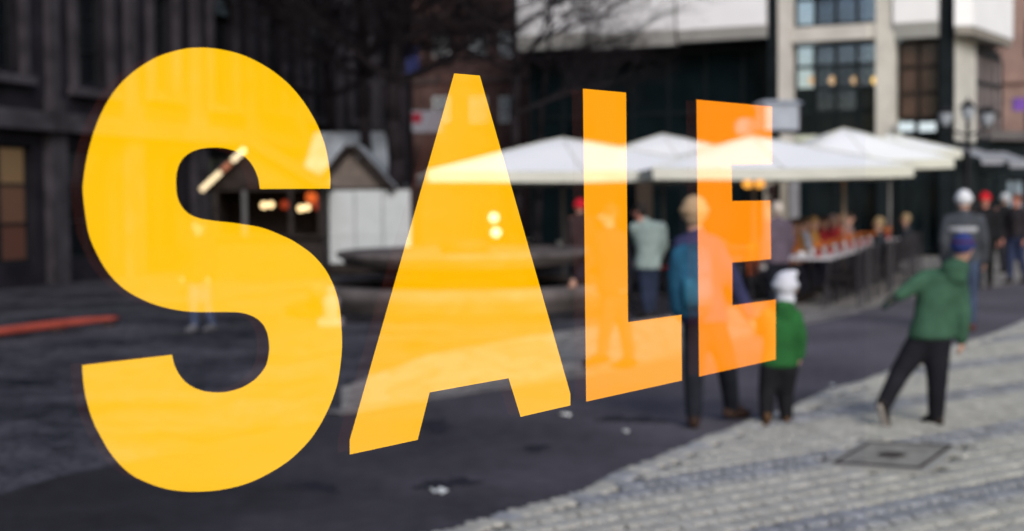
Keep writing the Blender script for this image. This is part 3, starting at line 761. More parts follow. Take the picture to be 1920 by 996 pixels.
tree(745, 33.5, .27, 8.0, 3, .9, 'bare dark tree rising behind the market hut with white shutters', 9, .44, -.1)
tree(966, 31.5, .14, 8.0, 11, 1.2, 'bare slim tree whose branches cross the white parapet', 12, .40, .15)
tree(622, 38, .2, 8, 21, 1.0, 'bare tree standing against the dark sandstone building', 9, .45)
tree(690, 35, .20, 8.5, 41, 1.1, 'bare tree leaning in beside the big dark trunk', 11, .42, -.3)
tree(1010, 36.5, .10, 7.5, 31, 1.2, 'thin bare tree close before the black glass of the modern building', 8, .5, .5)

# ------------------------------------------------------------------ market huts
M_wood = pmat('dark stained wood', (.028, .022, .020), .8, .35, 5, .4, 20)
M_gable = pmat('grey brown gable boards', (.14, .115, .10), .85, .2, 4)
M_hutw = pmat('white painted shutter', (.50, .53, .53), .6, .06, 3)
M_roofg = pmat('frosted pale roof sheet', (.30, .33, .36), .7, .35, 2.2)
HD = 32.0
def hx(px): return (px - 960)/F*HD
hb = D(672, 400, HD)
hut = thing('market_hut', 'market hut with white closed shutters and a frosted gable roof', 'market stall', (hb.x, HD, 0))
X = lambda px: hx(px) - hb.x
Z = lambda px, py, d=HD: D(px, py, d).z
zg, za_ = Z(660, 352), Z(660, 275)
MB().box((X(600), .3, .0), (X(776), 3.0, zg)).build('body', M_wood, hut)
wd = (X(770) - X(612))/3
for i in range(3):
    a = X(612) + i*wd; mb = MB(); mb.box((a+.01, .20, .28), (a+wd-.01, .28, zg-.06)); 
    mb.build('shutter', M_hutw, hut)
    mb = MB(); mb.box((a+.03, .188, .9), (a+wd-.03, .198, 1.0)); mb.build('shutter_rail', M_hutw, hut)
MB().box((X(612), .15, .05), (X(770), .29, .27)).build('plinth', M_wood, hut)
apx, lx, rx = X(660), X(588), X(738)
MB().add([(lx+.15,.25,zg),(rx-.15,.25,zg),(apx,.25,za_-.1),(lx+.15,.3,zg),(rx-.15,.3,zg),(apx,.3,za_-.1)], [(0,1,2),(0,3,4,1),(1,4,5,2),(2,5,3,0)]).build('gable', M_gable, hut)
def slab(mb, a, b, y0, y1, th):
    nv = Vector((-(b[1]-a[1]), b[0]-a[0])).normalized()*th
    c, d = (b[0]+nv.x, b[1]+nv.y), (a[0]+nv.x, a[1]+nv.y)
    vs = [(q[0], y, q[1]) for y in (y0, y1) for q in (a, b, c, d)]
    mb.add(vs, [(0,1,2,3),(7,6,5,4),(0,4,5,1),(1,5,6,2),(2,6,7,3),(3,7,4,0)])
mb = MB(); slab(mb, (apx, za_), (rx, zg-.12), .0, .22, .12); slab(mb, (lx, zg-.12), (apx, za_), .0, .22, .12); mb.build('bargeboard', M_wood, hut)
mb = MB(); slab(mb, (apx, za_+.06), (rx, zg-.05), .23, 3.2, .05); slab(mb, (lx, zg-.05), (apx, za_+.06), .23, 3.2, .05); mb.build('roof', M_roofg, hut)
# taller hut behind showing its pale roof
h2 = thing('market_hut', 'taller hut behind with only its pale frosted roof showing above the gable', 'market stall', (D(655, 400, 35).x, 35, 0))
zr0, zr1 = Z(655, 345, 35), Z(655, 243, 35)
hw = 84*35/F
MB().box((-hw*.94, .3, 0), (hw*.94, 2.4, zr0)).build('body', M_wood, h2)
MB().add([(-hw-.15,0,zr0-.1),(hw+.15,0,zr0-.1),(hw-.35,1.4,zr1),(-hw+.1,1.4,zr1),(-hw-.15,2.8,zr0-.1),(hw+.15,2.8,zr0-.1)], [(0,1,2,3),(2,5,4,3),(0,3,4),(1,5,2),(0,4,5,1)]).build('roof', M_roofg, h2)
# open hut with string lights along its gable
OD = 31.0
oc = D(470, 400, OD)
oh = thing('market_hut', 'open wooden market hut with a lit strip along its gable and lamps inside', 'market stall', (oc.x, OD, 0))
XO = lambda px: (px-470)*OD/F
zg, za_ = Z(470, 356, OD), Z(470, 272, OD)
mb = MB(); mb.box((XO(398), 2.2, 0), (XO(604), 2.3, zg)); mb.box((XO(398), .2, 0), (XO(402), 2.2, zg)); mb.box((XO(600), .2, 0), (XO(604), 2.2, zg)); mb.box((XO(398), .15, zg-.02), (XO(604), 2.3, zg+.08)); mb.build('body', M_wood, oh)
mb = MB(); mb.box((XO(398), .0, 0), (XO(604), .19, .9)); mb.box((XO(394), -.15, .9), (XO(608), .3, .96)); mb.build('counter', M_wood, oh)
for px in (404, 458, 545, 600): MB().box((XO(px)-.05, .02, .96), (XO(px)+.05, .12, zg-.021)).build('post', M_wood if px != 458 else pmat('pale grey post', (.10, .10, .10), .8, .2, 4), oh)
l_, r_, a_ = XO(378), XO(612), XO(470)
MB().add([(l_+.2,.1,zg+.08),(r_-.2,.1,zg+.08),(a_,.1,za_-.05),(l_+.2,.16,zg+.08),(r_-.2,.16,zg+.08),(a_,.16,za_-.05)], [(0,1,2),(0,3,4,1),(1,4,5,2),(2,5,3,0)]).build('gable', M_wood, oh)
mb = MB(); slab(mb, (a_, za_), (r_, zg-.02), -.25, 2.6, .07); slab(mb, (l_, zg-.02), (a_, za_), -.25, 2.6, .07); mb.build('roof', pmat('dark roof felt', (.02, .02, .024), .9, .3, 4), oh)
for k, (f0, f1, col, st) in enumerate(((.06, .46, (1, .78, .45), 1.25), (.50, .66, (1, .36, .18), .35), (.70, .96, (1, .80, .48), 1.3))):
    p0 = Vector((l_ + (a_-l_)*f0, -.30, zg-.06 + (za_-zg)*f0)); p1 = Vector((l_ + (a_-l_)*f1, -.30, zg-.06 + (za_-zg)*f1))
    MB().tube(p0, p1, .055, n=8).build('light_tube', lit('gable light %d' % k, col, st), oh)
for i, (px, py, c, r, lab) in enumerate(((495, 385, 0, .075, 'warm white bulb by the first inner post of the open hut'), (508, 384, 0, .07, 'warm white bulb close beside another in the open hut'), (564, 391, 0, .075, 'warm white bulb hanging under the red lantern in the open hut'), (576, 389, 0, .07, 'warm white bulb against the red lantern in the open hut'),
                               (534, 384, 1, .10, 'dim red lantern hanging between the two pairs of bulbs'), (584, 370, 2, .13, 'bright orange-red lantern at the edge of the open hut'), (596, 384, 1, .12, 'dim red lantern nearest the white shutters'))):
    q = D(px, py, OD + 1.2)
    t = thing('hanging_lamp', lab, 'lamp', (q.x, q.y, q.z), 0, 'lamps in the open market hut')
    MB().ball((0, 0, 0), r).build('bulb', [lit('warm bulb', (1, .70, .33), 2.2), lit('red lantern', (.9, .10, .03), .30), lit('orange lantern', (1, .17, .03), .7)][c], t, True)
    MB().tube((0, 0, r), (0, 0, zg - q.z), .01, n=5).build('flex', M_black, t)

# red poster board and orange barrier board
c = G(127, 512); 
t = thing('poster_stand', 'dark red poster in a grey frame standing before the dark building', 'poster', (c.x, c.y, 0), .1)
k = c.y/F
MB().box((-27*k, -.03, 28*k), (27*k, .03, 112*k)).build('frame', pmat('grey metal frame', (.05, .05, .06), .5, .2, 3), t)
MB().box((-22*k, -.038, 34*k), (22*k, -.031, 106*k)).build('poster', pmat('faded red print', (.16, .025, .045), .6, .5, 5), t)
MB().box((-29*k, -.2, 0), (29*k, .2, 12*k)).build('foot', pmat('pale stone foot', (.14, .14, .16), .8, .2, 3), t)
MB().box((-2*k, -.03, 12*k), (2*k, .03, 28*k)).build('post', M_frame2, t)
a, b = G(-40, 640), G(222, 610)
t = thing('barrier_board', 'orange-red barrier board lying low on the dark cobbles', 'barrier', a)
v = b - a; M_or = pmat('orange red paint', (.32, .062, .042), .5, .2, 3)
mb = MB(); n = 14; bend = lambda f: Vector((0, .25*math.sin(f*math.pi), .085 + .02*f)); side_ = Vector((-v.y, v.x, 0)).normalized()
mb.loft([(v*f + bend(f), side_*(.022), Vector((0, 0, .054 - .030*f**4))) for f in [k/n for k in range(n+1)]], 12)
mb.build('board', M_or, t, True)
for f in (.08, .5, .92): q = v*f; MB().box((q.x-.08, q.y-.1+.25*math.sin(f*math.pi), 0), (q.x+.08, q.y+.1+.25*math.sin(f*math.pi), .05)).build('foot', M_rim, t)

# ------------------------------------------------------------------ fountain
FD = 22.0
fc = D(872, 470, FD)
M_stone = pmat('brown fountain stone', (.11, .095, .092), .75, .4, 3, .4, 18)
M_stoned = pmat('dark damp stone', (.020, .019, .022), .5, .4, 3, .4, 18)
ft = thing('stone_fountain', 'round stone fountain with a wide shallow bowl over a lower basin', 'fountain', (fc.x, FD, 0))
MB().lathe((0,0,0), [(2.75, 0), (2.75, .10), (2.45, .10), (2.45, .02)], 48).build('step', M_stoned, ft)
MB().lathe((0,0,0), [(2.38, .0), (2.38, .22), (2.42, .24), (2.42, .40), (2.36, .43), (2.10, .43), (2.05, .40), (2.05, .16), (0, .16)], 48).build('lower_basin', M_stone, ft, True)
MB().lathe((0,0,0), [(.85, .17), (.62, .25), (.5, .40), (.62, .56), (.9, .6)], 32).build('pedestal', M_stoned, ft, True)
MB().lathe((0,0,0), [(.5, .54), (1.2, .58), (1.75, .70), (1.86, .72), (1.88, .80), (1.98, .84), (1.98, .905), (1.90, .925), (1.72, .90), (1.5, .86), (0, .80)], 56).build('upper_bowl', M_stone, ft, True)
MB().lathe((0,0,0), [(.42, .80), (.36, .92), (.42, 1.0), (.3, 1.08), (0, 1.1)], 20).build('spout', M_stoned, ft, True)
MB().lathe((0,0,0), [(2.04, .33), (0, .33)], 40).build('water', pmat('dark water', (.008, .010, .012), .06, .2, 3), ft)
c = G(692, 560)
t = thing('stone_figure', 'small pale stone figure standing by the fountain basin', 'statue', (c.x, 19.4, 0))
M_pst = pmat('pale pinkish stone', (.24, .21, .22), .8, .2, 6)
mb = MB(); mb.loft([((0,0,.0),(.12,0,0),(0,.10,0)), ((0,0,.18),(.10,0,0),(0,.08,0)), ((0,0,.34),(.12,0,0),(0,.09,0)), ((0,0,.42),(.05,0,0),(0,.05,0))]); mb.ball((0,0,.47), .06); mb.build('figure', M_pst, t, True)
MB().box((-.16, -.14, -.0), (.16, .14, .10)).build('plinth', M_pst, t)

# ------------------------------------------------------------------ parasols
M_canvas = pmat('white canvas', (.90, .90, .89), .8, .02, 2)
M_val = pmat('cream canvas valance', (.60, .60, .52), .8, .05, 2)
M_pole = pmat('pale wooden pole', (.30, .24, .18), .6, .15, 6)
M_poleg = pmat('grey metal pole', (.20, .19, .19), .5, .15, 6)
def parasol(px, dist, half, zp, ze, rz, label, pmat_, lamp=True):
    c = D(px, 300, dist)
    t = thing('parasol', label, 'parasol', (c.x, c.y, 0), rz, 'white café parasols')
    n = 12; mb = MB(); vs = []
    for j in range(n+1):
        for i in range(n+1):
            x, y = (2*i/n-1), (2*j/n-1); r = max(abs(x), abs(y)); m_ = min(abs(x), abs(y))
            sag = .05*math.sin(math.pi*r)*(1 - m_/(r+1e-6)*.9)
            vs.append((x*half, y*half, zp + (ze-zp)*(r**1.08) - sag - .03*r*r*(1-m_)))
    fs = [(j*(n+1)+i, j*(n+1)+i+1, (j+1)*(n+1)+i+1, (j+1)*(n+1)+i) for j in range(n) for i in range(n)]
    k = len(vs); vs += [(x, y, z-.012) for x, y, z in vs]; fs += [tuple(k+i for i in f[::-1]) for f in fs]
    cn = MB().add(vs, fs).build('canopy', M_canvas, t, True)
    mb = MB(); per = [(i/n*2-1, -1) for i in range(n)] + [(1, i/n*2-1) for i in range(n)] + [(1-i/n*2, 1) for i in range(n)] + [(-1, 1-i/n*2) for i in range(n)]
    N = len(per); vs = []
    for x, y in per:
        m_ = min(abs(x), abs(y)); z = ze - .03*(1-m_) - .002
        fl = .012*math.sin(17*x + 23*y)
        vs += [(x*half*(1.002+fl*.1), y*half*(1.002+fl*.1), z), (x*(half+fl), y*(half+fl), z-.17)]
    MB().add(vs, [(2*i, 2*i+1, 2*((i+1) % N)+1, 2*((i+1) % N)) for i in range(N)]).build('valance', M_val, cn)
    sm = MB()
    for sx, sy in ((1,1),(1,-1),(-1,1),(-1,-1),(1,0),(-1,0),(0,1),(0,-1)):
        pr = None
        for k in range(7):
            r = k/6; m_ = r if sx and sy else 0.0; q = Vector((sx*r*half, sy*r*half, zp + (ze-zp)*(r**1.08) - .05*math.sin(math.pi*r)*(1 - (m_/(r+1e-6))*.9) - .03*r*r*(1-m_) + .004))
            if pr is not None: sm.tube(pr, q, .012, n=4, cap=False)
            pr = q
    sm.build('seam', M_val, cn)
    MB().tube((0,0,.06), (0,0,zp+.02), .032, .03, 10).build('pole', pmat_, t, True)
    MB().lathe((0,0,0), [(.34, 0), (.34, .07), (.06, .10), (.06, .25)], 20).build('base', M_frame2, t)
    for sx in (-1, 1):
        for sy in (-1, 1): MB().tube((0, 0, zp-.06), (sx*half*.97, sy*half*.97, ze-.05), .014, n=5).build('rib', pmat_, t)
    if lamp:
        lp = MB(); 
        for a in (.0, math.pi): lp.ball((.10*math.cos(a), .10*math.sin(a), ze-.24), .085, 1.1, 1, .85, 10, 6)
        lp.build('heater_lamp', lit('amber heater', (1, .42, .06), 1.1), t, True)
    return t
def eave(px, py, d): return D(px, py, d).z
parasol(1055, 25.5, 2.52, eave(1063, 259, 25.5), eave(1063, 324, 25.5), .10, 'white parasol whose far corner crosses the letter A', M_poleg, False)
parasol(1243, 29.5, 2.2, eave(1243, 252, 29.5), eave(1243, 318, 29.5), .1, 'white parasol with its peak between the letters L and E', M_poleg, False)
parasol(1413, 23.8, 2.02, eave(1413, 256, 23.8), eave(1413, 318, 23.8), .06, 'nearest white parasol, its peak seen through the letter E', M_poleg)
parasol(1582, 26.5, 1.48, eave(1586, 241, 26.5), eave(1586, 302, 26.5), .12, 'tallest white parasol with a pale wooden pole and amber lamp', M_pole)
parasol(1668, 31.0, 1.12, eave(1672, 252, 31), eave(1672, 285, 31), .15, 'white parasol half hidden behind the one with the wooden pole', M_poleg)

# ------------------------------------------------------------------ street lamp and lantern
M_lampm = pmat('black lamp iron', (.012, .012, .014), .5, .2, 4)
M_opal = pmat('grey opal glass', (.34, .37, .41), .35, .1, 4)
c = D(1814, 400, 33)
sl_ = thing('street_lamp', 'black cast-iron street lamp with three grey glass lanterns', 'street lamp', (c.x, c.y, 0))
zl = D(1814, 218, 33).z
MB().lathe((0,0,0), [(.16,0),(.16,.25),(.09,.35),(.06,1.2),(.05,zl-.1),(.03,zl)], 14).build('post', M_lampm, sl_, True)
for dx, dz in ((-.52, 0), (0, .12), (.45, -.02)):
    if dx: MB().tube((0, 0, zl-.45), (dx, 0, zl-.28+dz), .03, n=6).build('arm', M_lampm, sl_)
    g = MB().lathe((dx, 0, zl-.22+dz), [(.06, 0), (.13, .10), (.17, .28), (.15, .30)], 8).build('lantern', M_opal, sl_)
    MB().lathe((dx, 0, zl+.085+dz), [(.20, 0), (.12, .10), (.03, .16), (.015, .24)], 8).build('cap', M_lampm, g)
c = D(1398, 256, 28.4)
t = thing('lantern_sign', 'smaller pale round lantern seen through the top arm of the letter E', 'lantern', (c.x, c.y, 0))
zc_ = D(1398, 240, 28.4).z
MB().tube((0, 0, 0), (0, 0, zc_-.16), .035, n=8).build('post', M_lampm, t)
MB().lathe((0, 0, zc_-.16), [(.08, 0), (.20, .08), (.22, .22), (.15, .32), (.05, .35)], 12).build('globe', M_opal, t, True)
for i, (px, py) in enumerate(((926, 408), (930, 436))):
    q = D(px, py, 30)
    t = thing('hanging_lamp', ['upper warm bulb seen through the letter A above the fountain', 'lower warm bulb seen through the letter A above the fountain'][i], 'lamp', q, 0, 'bulbs behind the fountain')
    MB().ball((0, 0, 0), .10).build('bulb', lit('behind bulb', (1, .80, .5), 1.6), t, True)
    MB().tube((0, 0, .1), (0, 0, 2.3 - q.z + .5*0), .01, n=5).build('flex', M_black, t)
c = D(1458, 252, 27.6); k = 27.6/F
t = thing('lantern_sign', 'square pale glass lantern sign standing above the parasols', 'lantern', (c.x, c.y, 0), .12)
zb, zt_ = D(1458, 250, 27.6).z, D(1458, 196, 27.6).z
MB().tube((0, 0, 0), (0, 0, zb), .05, n=8).build('post', M_lampm, t)
MB().box((-37*k, -.3, zb), (37*k, .3, zb+.05)).build('tray', M_lampm, t)
MB().add([(-40*k,-.34,zt_),(40*k,-.34,zt_),(40*k,.34,zt_),(-40*k,.34,zt_),(-30*k,-.22,zt_+.07),(30*k,-.22,zt_+.07),(30*k,.22,zt_+.07),(-30*k,.22,zt_+.07)], [(3,2,1,0),(4,5,6,7),(0,1,5,4),(1,2,6,5),(2,3,7,6),(3,0,4,7)]).build('roof', M_opal, t)
MB().box((-33*k, -.27, zb+.05), (33*k, .27, zt_)).build('pane', M_opal, t)
for sx in (-1, 1): MB().box((sx*34.5*k-.02, -.29, zb+.05), (sx*34.5*k+.02, -.25, zt_)).build('bar', M_lampm, t)
# ------------------------------------------------------------------ café furniture
M_topw = pmat('white table top', (.50, .48, .49), .45, .08, 4)
M_legm = pmat('brushed metal tube', (.045, .042, .048), .4, .2, 6)
M_wick = pmat('dark woven seat', (.018, .015, .016), .7, .4, 12)
M_blank = pmat('orange red blanket', (.60, .12, .025), .9, .35, 9, .4, 40)
M_redc = pmat('dark red cushion', (.30, .03, .025), .9, .3, 9)
table_n = [0]; chair_n = [0]
def make_table():
    t = thing('café_table'.replace('é', 'e'), '', 'table', (0, 0, 0), 0, 'tables of the pavement café')
    MB().box((-.38, -.38, .72), (.38, .38, .755)).build('tabletop', M_topw, t)
    for sx in (-1, 1):
        for sy in (-1, 1): MB().tube((sx*.31, sy*.31, 0), (sx*.33, sy*.33, .72), .02, n=7).build('leg', M_legm, t)
    return t
def make_chair(red=False):
    t = thing('chair', '', 'chair', (0, 0, 0), 0, 'chairs of the pavement café')
    MB().box((-.21, -.21, .44), (.21, .21, .475)).build('seat', M_redc if red else M_wick, t)
    mb = MB(); n = 5
    for i in range(n):
        z0, z1 = .52 + .36*i/n, .52 + .36*(i+1)/n - .012; y0 = -.20 - .05*i/n
        mb.box((-.20, y0-.018, z0), (.20, y0, z1))
    mb.build('backrest', M_wick, t)
    for sx in (-1, 1):
        MB().tube((sx*.20, .19, .44), (sx*.22, .25, 0), .014, n=6).build('leg', M_legm, t)
        MB().tube((sx*.215, -.195, .90) if False else (sx*.215, -.255, .90), (sx*.22, -.27, 0), .014, n=6).build('leg', M_legm, t)
    return t
T0 = Vector((4.62, 22.0, 0)); TD = Vector((.36, .93, 0)).normalized(); TN = Vector((TD.y, -TD.x, 0))
tang = math.atan2(TD.y, TD.x)
tb = make_table(); ch = make_chair(); chr_ = make_chair(True)
first = {'t': True, 'c': True, 'r': True}
def put(kind, loc, rz, label):
    src = {'t': tb, 'c': ch, 'r': chr_}[kind]
    if first[kind]:
        first[kind] = False; src.location = loc; src.rotation_euler = (0, 0, rz); src['label'] = label; return src
    return dup(src, loc, rz, label)
ORD = ['nearest', 'second', 'third', 'fourth', 'fifth', 'sixth', 'seventh', 'eighth', 'ninth']
for i in range(9):
    p = T0 + TD*(i*1.18)
    put('t', p, tang, '%s white-topped table in the café row along the lane' % ORD[i])
    for s in (0, 1):
        q = p + TN*(.52 + random.uniform(-.05, .08)) + TD*((s-.5)*.52)
        put('c', q, tang + R(0) + random.uniform(-.15, .15), '%s chair on the lane side of the %s table in the row' % (['nearer dark', 'farther dark'][s], ORD[i]))
    q = p - TN*(.66)
    cc = put('c', q + TD*.1, tang + math.pi + random.uniform(-.2, .2), 'dark chair behind the %s table in the row' % ORD[i])
    if True:
        bl = MB(); bl.box((-.22, -.03, .45), (.22, 0, .94)); bl.box((-.22, .001, .5), (.22, .04, .95)); 
        o = bl.build('blanket', M_blank if i < 4 else pmat('red blanket', (.45, .03, .03), .9, .3, 9)); o.location = q + TD*.1 - TN*.0 + Vector((0, 0, .012)); o.rotation_euler = (0, 0, tang + math.pi)
        m = Matrix.Rotation(tang + math.pi, 3, 'Z') @ Vector((0, -.26, 0)); o.location += m
        tag(o, '%s blanket draped over the far chair of the %s table' % ('orange' if i < 4 else 'red', ORD[i]), 'blanket', 'blankets on the café chairs')
# cups, menus and flower pots on the tables
M_cup = pmat('white china', (.75, .75, .75), .3, .05, 5); M_flow = pmat('orange flowers', (.55, .16, .04), .8, .5, 30); M_green = pmat('plant leaves', (.06, .07, .025), .8, .4, 20)
for i in range(9):
    p = T0 + TD*(i*1.18 + .12) + TN*.1 + Vector((0, 0, .755))
    t = thing('flower_pot', 'little pot of orange flowers on the %s café table' % ORD[i], 'flower pot', p, 0, 'flower pots on the café tables')
    MB().lathe((0,0,0), [(.045, 0), (.06, .1), (.05, .1), (.045, .07), (0, .07)], 12).build('pot', M_redc, t)
    mb = MB(); mg = MB()
    for k in range(16):
        a, r = random.uniform(0, 6.3), random.uniform(0, .10); z = .13 + random.uniform(0, .1)
        mb.ball((r*math.cos(a), r*math.sin(a), z), .026, 1, 1, .7, 6, 4); mg.tube((0, 0, .08), (r*math.cos(a), r*math.sin(a), z), .004, n=4)
    mb.build('blossom', M_flow, t); mg.build('stem', M_green, t)
    q = T0 + TD*(i*1.18 - .15) + TN*-.12 + Vector((0, 0, .755))
    t = thing('cup', 'white coffee cup standing on the %s café table' % ORD[i], 'cup', q, i*.7, 'coffee cups on the café tables')
    MB().lathe((0,0,0), [(.03, .0), (.03, .012), (.045, .08), (.04, .08), (.028, .02), (0, .02)], 12).build('bowl', M_cup, t)
    MB().lathe((0,0,-.0), [(.03, .0), (.075, .012), (.07, .016), (.03, .006)], 14).build('saucer', M_cup, t)
    MB().tube((.045, 0, .06), (.07, 0, .04), .006, n=5).tube((.07, 0, .04), (.04, 0, .025), .006, n=5).build('handle', M_cup, t)
# tables and red chairs behind the fountain
back = [(1045, 27.4, 'beside the grey parasol pole'), (1130, 28.2, 'seen through the letter L'), (1262, 25.8, 'behind the man in the grey-green jacket'), (1350, 26.5, 'seen through the letter E'), (985, 28.4, 'seen past the edge of the letter A')]
for i, (px, d, s) in enumerate(back):
    p = D(px, 430, d); p.z = 0
    put('t', p, .2*i, 'white-topped café table ' + s)
    for k, a in enumerate((.4, 2.3, 4.4)):
        dd = Vector((math.cos(a), math.sin(a), 0))*.66
        put('r', p + dd, a + math.pi/2, '%s red-seated chair at the table %s' % (['rear', 'side', 'front'][k], s))
    q = p + Vector((.05, 0, .755))
    t = thing('cup', 'white coffee cup on the café table ' + s, 'cup', q, 0, 'coffee cups on the café tables')
    MB().lathe((0,0,0), [(.045, 0), (.05, .02), (.07, .13), (.06, .13), (.04, .02), (0, .02)], 12).build('bowl', M_cup, t)

# ------------------------------------------------------------------ people
def remesh(mb, voxel, name, mat, parent, smooth=4, dec=None):
    me = mb.mesh(name); o = bpy.data.objects.new(name, me); COL.objects.link(o)
    r = o.modifiers.new('r', 'REMESH'); r.mode = 'VOXEL'; r.voxel_size = voxel; r.use_smooth_shade = True
    s = o.modifiers.new('s', 'SMOOTH'); s.iterations = smooth; s.factor = .5
    if dec: d = o.modifiers.new('d', 'DECIMATE'); d.ratio = dec
    dg = bpy.context.evaluated_depsgraph_get(); e = o.evaluated_get(dg)
    m2 = bpy.data.meshes.new_from_object(e); m2.name = name
    COL.objects.unlink(o); bpy.data.objects.remove(o)
    m2.materials.clear(); m2.materials.append(mat)
    for p in m2.polygons: p.use_smooth = True
    return link(name, m2, parent)
SKIN = pmat('skin', (.52, .30, .22), .55, .1, 10)
SKINR = pmat('ruddy skin', (.55, .24, .18), .55, .1, 10)
M_eye = pmat('dark eye', (.02, .015, .012), .3, .2, 10); M_lip = pmat('lips', (.35, .12, .10), .5, .1, 10)
M_hair = pmat('brown hair', (.035, .022, .015), .6, .4, 30)
def cloth(name, col, v=.25): return pmat(name, col, .85, v, 7, .5, 14)
def jl(H, face, lean=0.0, stride=.0, armsw=.0, sit=False):
    """standard joints in a frame: x to the person's right, y forward, z up (metres)"""
    h = H
    J = {}
    z = (lambda f: f*h)
    hipz = .52*h if not sit else .30*h
    up = lambda f: hipz + (f - .52)*h
    def P(x, y, f): return Vector((x*h, y*h + lean*(f-.52)*h, up(f)))
    J['pelvis'] = P(0, 0, .53); J['waist'] = P(0, 0, .62); J['chest'] = P(0, .005, .73); J['neck'] = P(0, 0, .835); J['head'] = P(0, .015, .925)
    for s, n in ((-1, 'l'), (1, 'r')):
        J['sh'+n] = P(s*.105, 0, .80); 
        sw = armsw*s
        J['el'+n] = P(s*.135, -.02 + sw*.5, .64); J['wr'+n] = P(s*.135, .05 + sw, .50)
        st = stride*s
        if not sit:
            J['hip'+n] = P(s*.05, 0, .50); J['kn'+n] = Vector((s*.052*h, .5*st*h + .02*h, .275*h)); J['an'+n] = Vector((s*.052*h, (st - (.06 if st < 0 else 0))*h, (.045 + (.05 if st < -.05 else 0))*h))
        else:
            J['hip'+n] = P(s*.05, 0, .51); J['kn'+n] = Vector((s*.065*h, .24*h, .29*h)); J['an'+n] = Vector((s*.06*h, .23*h, .045*h))
            J['el'+n] = P(s*.14, .03, .65); J['wr'+n] = P(s*.06, .20, .60)
    return J
def person(label, loc, yaw, H, J=None, jacket=(.05,.05,.06), trousers=(.03,.035,.05), shoe=(.02,.016,.014), hat=None, hair=None, long=0.0, hood=False, skin=SKIN, vox=.02, hand=True, pocket=False, group=None, bulk=1.0, head_r=None, trim=None, jname='jacket', tb=1.1, gloves='', sole=False, hat_trim=None, pompom=False, **kw):
    """body first (one mesh with hands and face), then clothes over it"""
    t = thing('person', label, 'person', loc, yaw, group)
    if J is None: J = jl(H, 0, **kw)
    hr = head_r or .064*H**.5*1.30**.5*1.02
    fw = Vector((0, 1, 0))
    if 'face' in J: fw = J['face'].normalized()
    side = Vector((fw.y, -fw.x, 0)).normalized()
    b = MB(); hd = J['head']
    # skull, jaw, nose, ears
    b.ball(hd + Vector((0, 0, hr*.15)) - fw*hr*.06, hr, .88, .98, 1.08, 14, 10); b.ball(hd + fw*hr*.22 - Vector((0, 0, hr*.55)), hr*.62, .92, .9, .85, 12, 8)
    b.caps(hd + fw*hr*.92 + Vector((0, 0, hr*.10)), hd + fw*hr*1.10 - Vector((0, 0, hr*.22)), hr*.11, hr*.17, 8)
    for s in (-1, 1): b.ball(hd + side*s*hr*.90 - fw*hr*.05 - Vector((0, 0, hr*.08)), hr*.24, .5, .8, 1.15, 8, 6)
    b.caps(J['neck'] - Vector((0, 0, .05*H)), hd - Vector((0, 0, hr*.5)), .036*H, .033*H)
    b.caps(J['pelvis'], J['chest'], .05*H, .05*H, 12)
    b.caps(J['chest'], J['neck'] - Vector((0, 0, .01*H)), .046*H, .034*H, 12)
    for n in 'lr':
        b.caps(J['neck'] - Vector((0,0,.035*H)), J['sh'+n], .034*H, .030*H)
        b.caps(J['sh'+n], J['el'+n], .027*H, .021*H); b.caps(J['el'+n], J['wr'+n], .021*H, .0135*H)
        b.caps(J['pelvis'], J['hip'+n], .06*H, .05*H); b.caps(J['hip'+n], J['kn'+n], .048*H, .031*H); b.caps(J['kn'+n], J['an'+n], .031*H, .019*H)
        ff = J.get('foot'+n, fw); b.caps(J['an'+n] - Vector((0,0,.018*H)), J['an'+n] + ff*.075*H - Vector((0,0,.03*H)), .017*H, .014*H)
        # hand: palm, four curled fingers of unequal length, thumb at the side
        wr = J['wr'+n]; d = (wr - J['el'+n]).normalized(); sd_ = -1 if n == 'l' else 1
        fwd = (fw - d*fw.dot(d)).normalized(); ins = d.cross(fwd).normalized()
        if ins.dot(side)*sd_ > 0: ins = -ins
        k = .0108*H
        palm = wr + d*.050*H
        for q in (-1, 0, 1): b.caps(wr + d*.008*H, palm + fwd*q*.013*H, k*.9, k*.75, 8)
        for q, ln in ((-1.5, .034), (-.5, .043), (.5, .046), (1.5, .041)):
            a0 = palm + fwd*q*.0108*H; a1 = a0 + (d*.9 + ins*.25)*ln*H*.55; a2 = a1 + (d*.65 + ins*.75)*ln*H*.45
            b.caps(a0, a1, .0054*H, .0050*H, 6); b.caps(a1, a2, .0050*H, .0042*H, 6)
        th = wr + d*.018*H + fwd*.013*H; t1 = th + (d*.7 + fwd*.75)*.022*H; b.caps(th, t1, .0064*H, .0056*H, 6); b.caps(t1, t1 + (d*.95 + fwd*.15 + ins*.2)*.020*H, .0054*H, .0044*H, 6)
    body = remesh(b, .010 if vox < .025 else .014, 'body', skin, t, 2)
    eye = MB()
    for s in (-1, 1): eye.ball(hd + side*s*hr*.36 + fw*hr*.86 + Vector((0,0,hr*.16)), hr*.10, 1, 1, .7, 8, 6)
    eye.build('eyes', M_eye, body, True)
    MB().caps(hd + fw*hr*.92 - Vector((0,0,hr*.5)) - side*hr*.2, hd + fw*hr*.92 - Vector((0,0,hr*.5)) + side*hr*.2, hr*.055, n=6).build('mouth', M_lip, body, True)
    # jacket
    j = MB(); B = bulk
    sv = (J['shr'] - J['shl']); sv.z = 0; tside = sv.normalized() if sv.length > .03 else side; tfw = Vector((-tside.y, tside.x, 0))
    top = J['neck'] - Vector((0, 0, .012*H))
    ax = lambda k: tside*k*H*B
    ay = lambda k: tfw*k*H*B
    lo_ = J['pelvis'] - Vector((0, 0, (.035 + long)*H))
    sh_mid = (J['shl'] + J['shr'])/2
    shv = (J['shr'] - J['shl']).normalized()
    
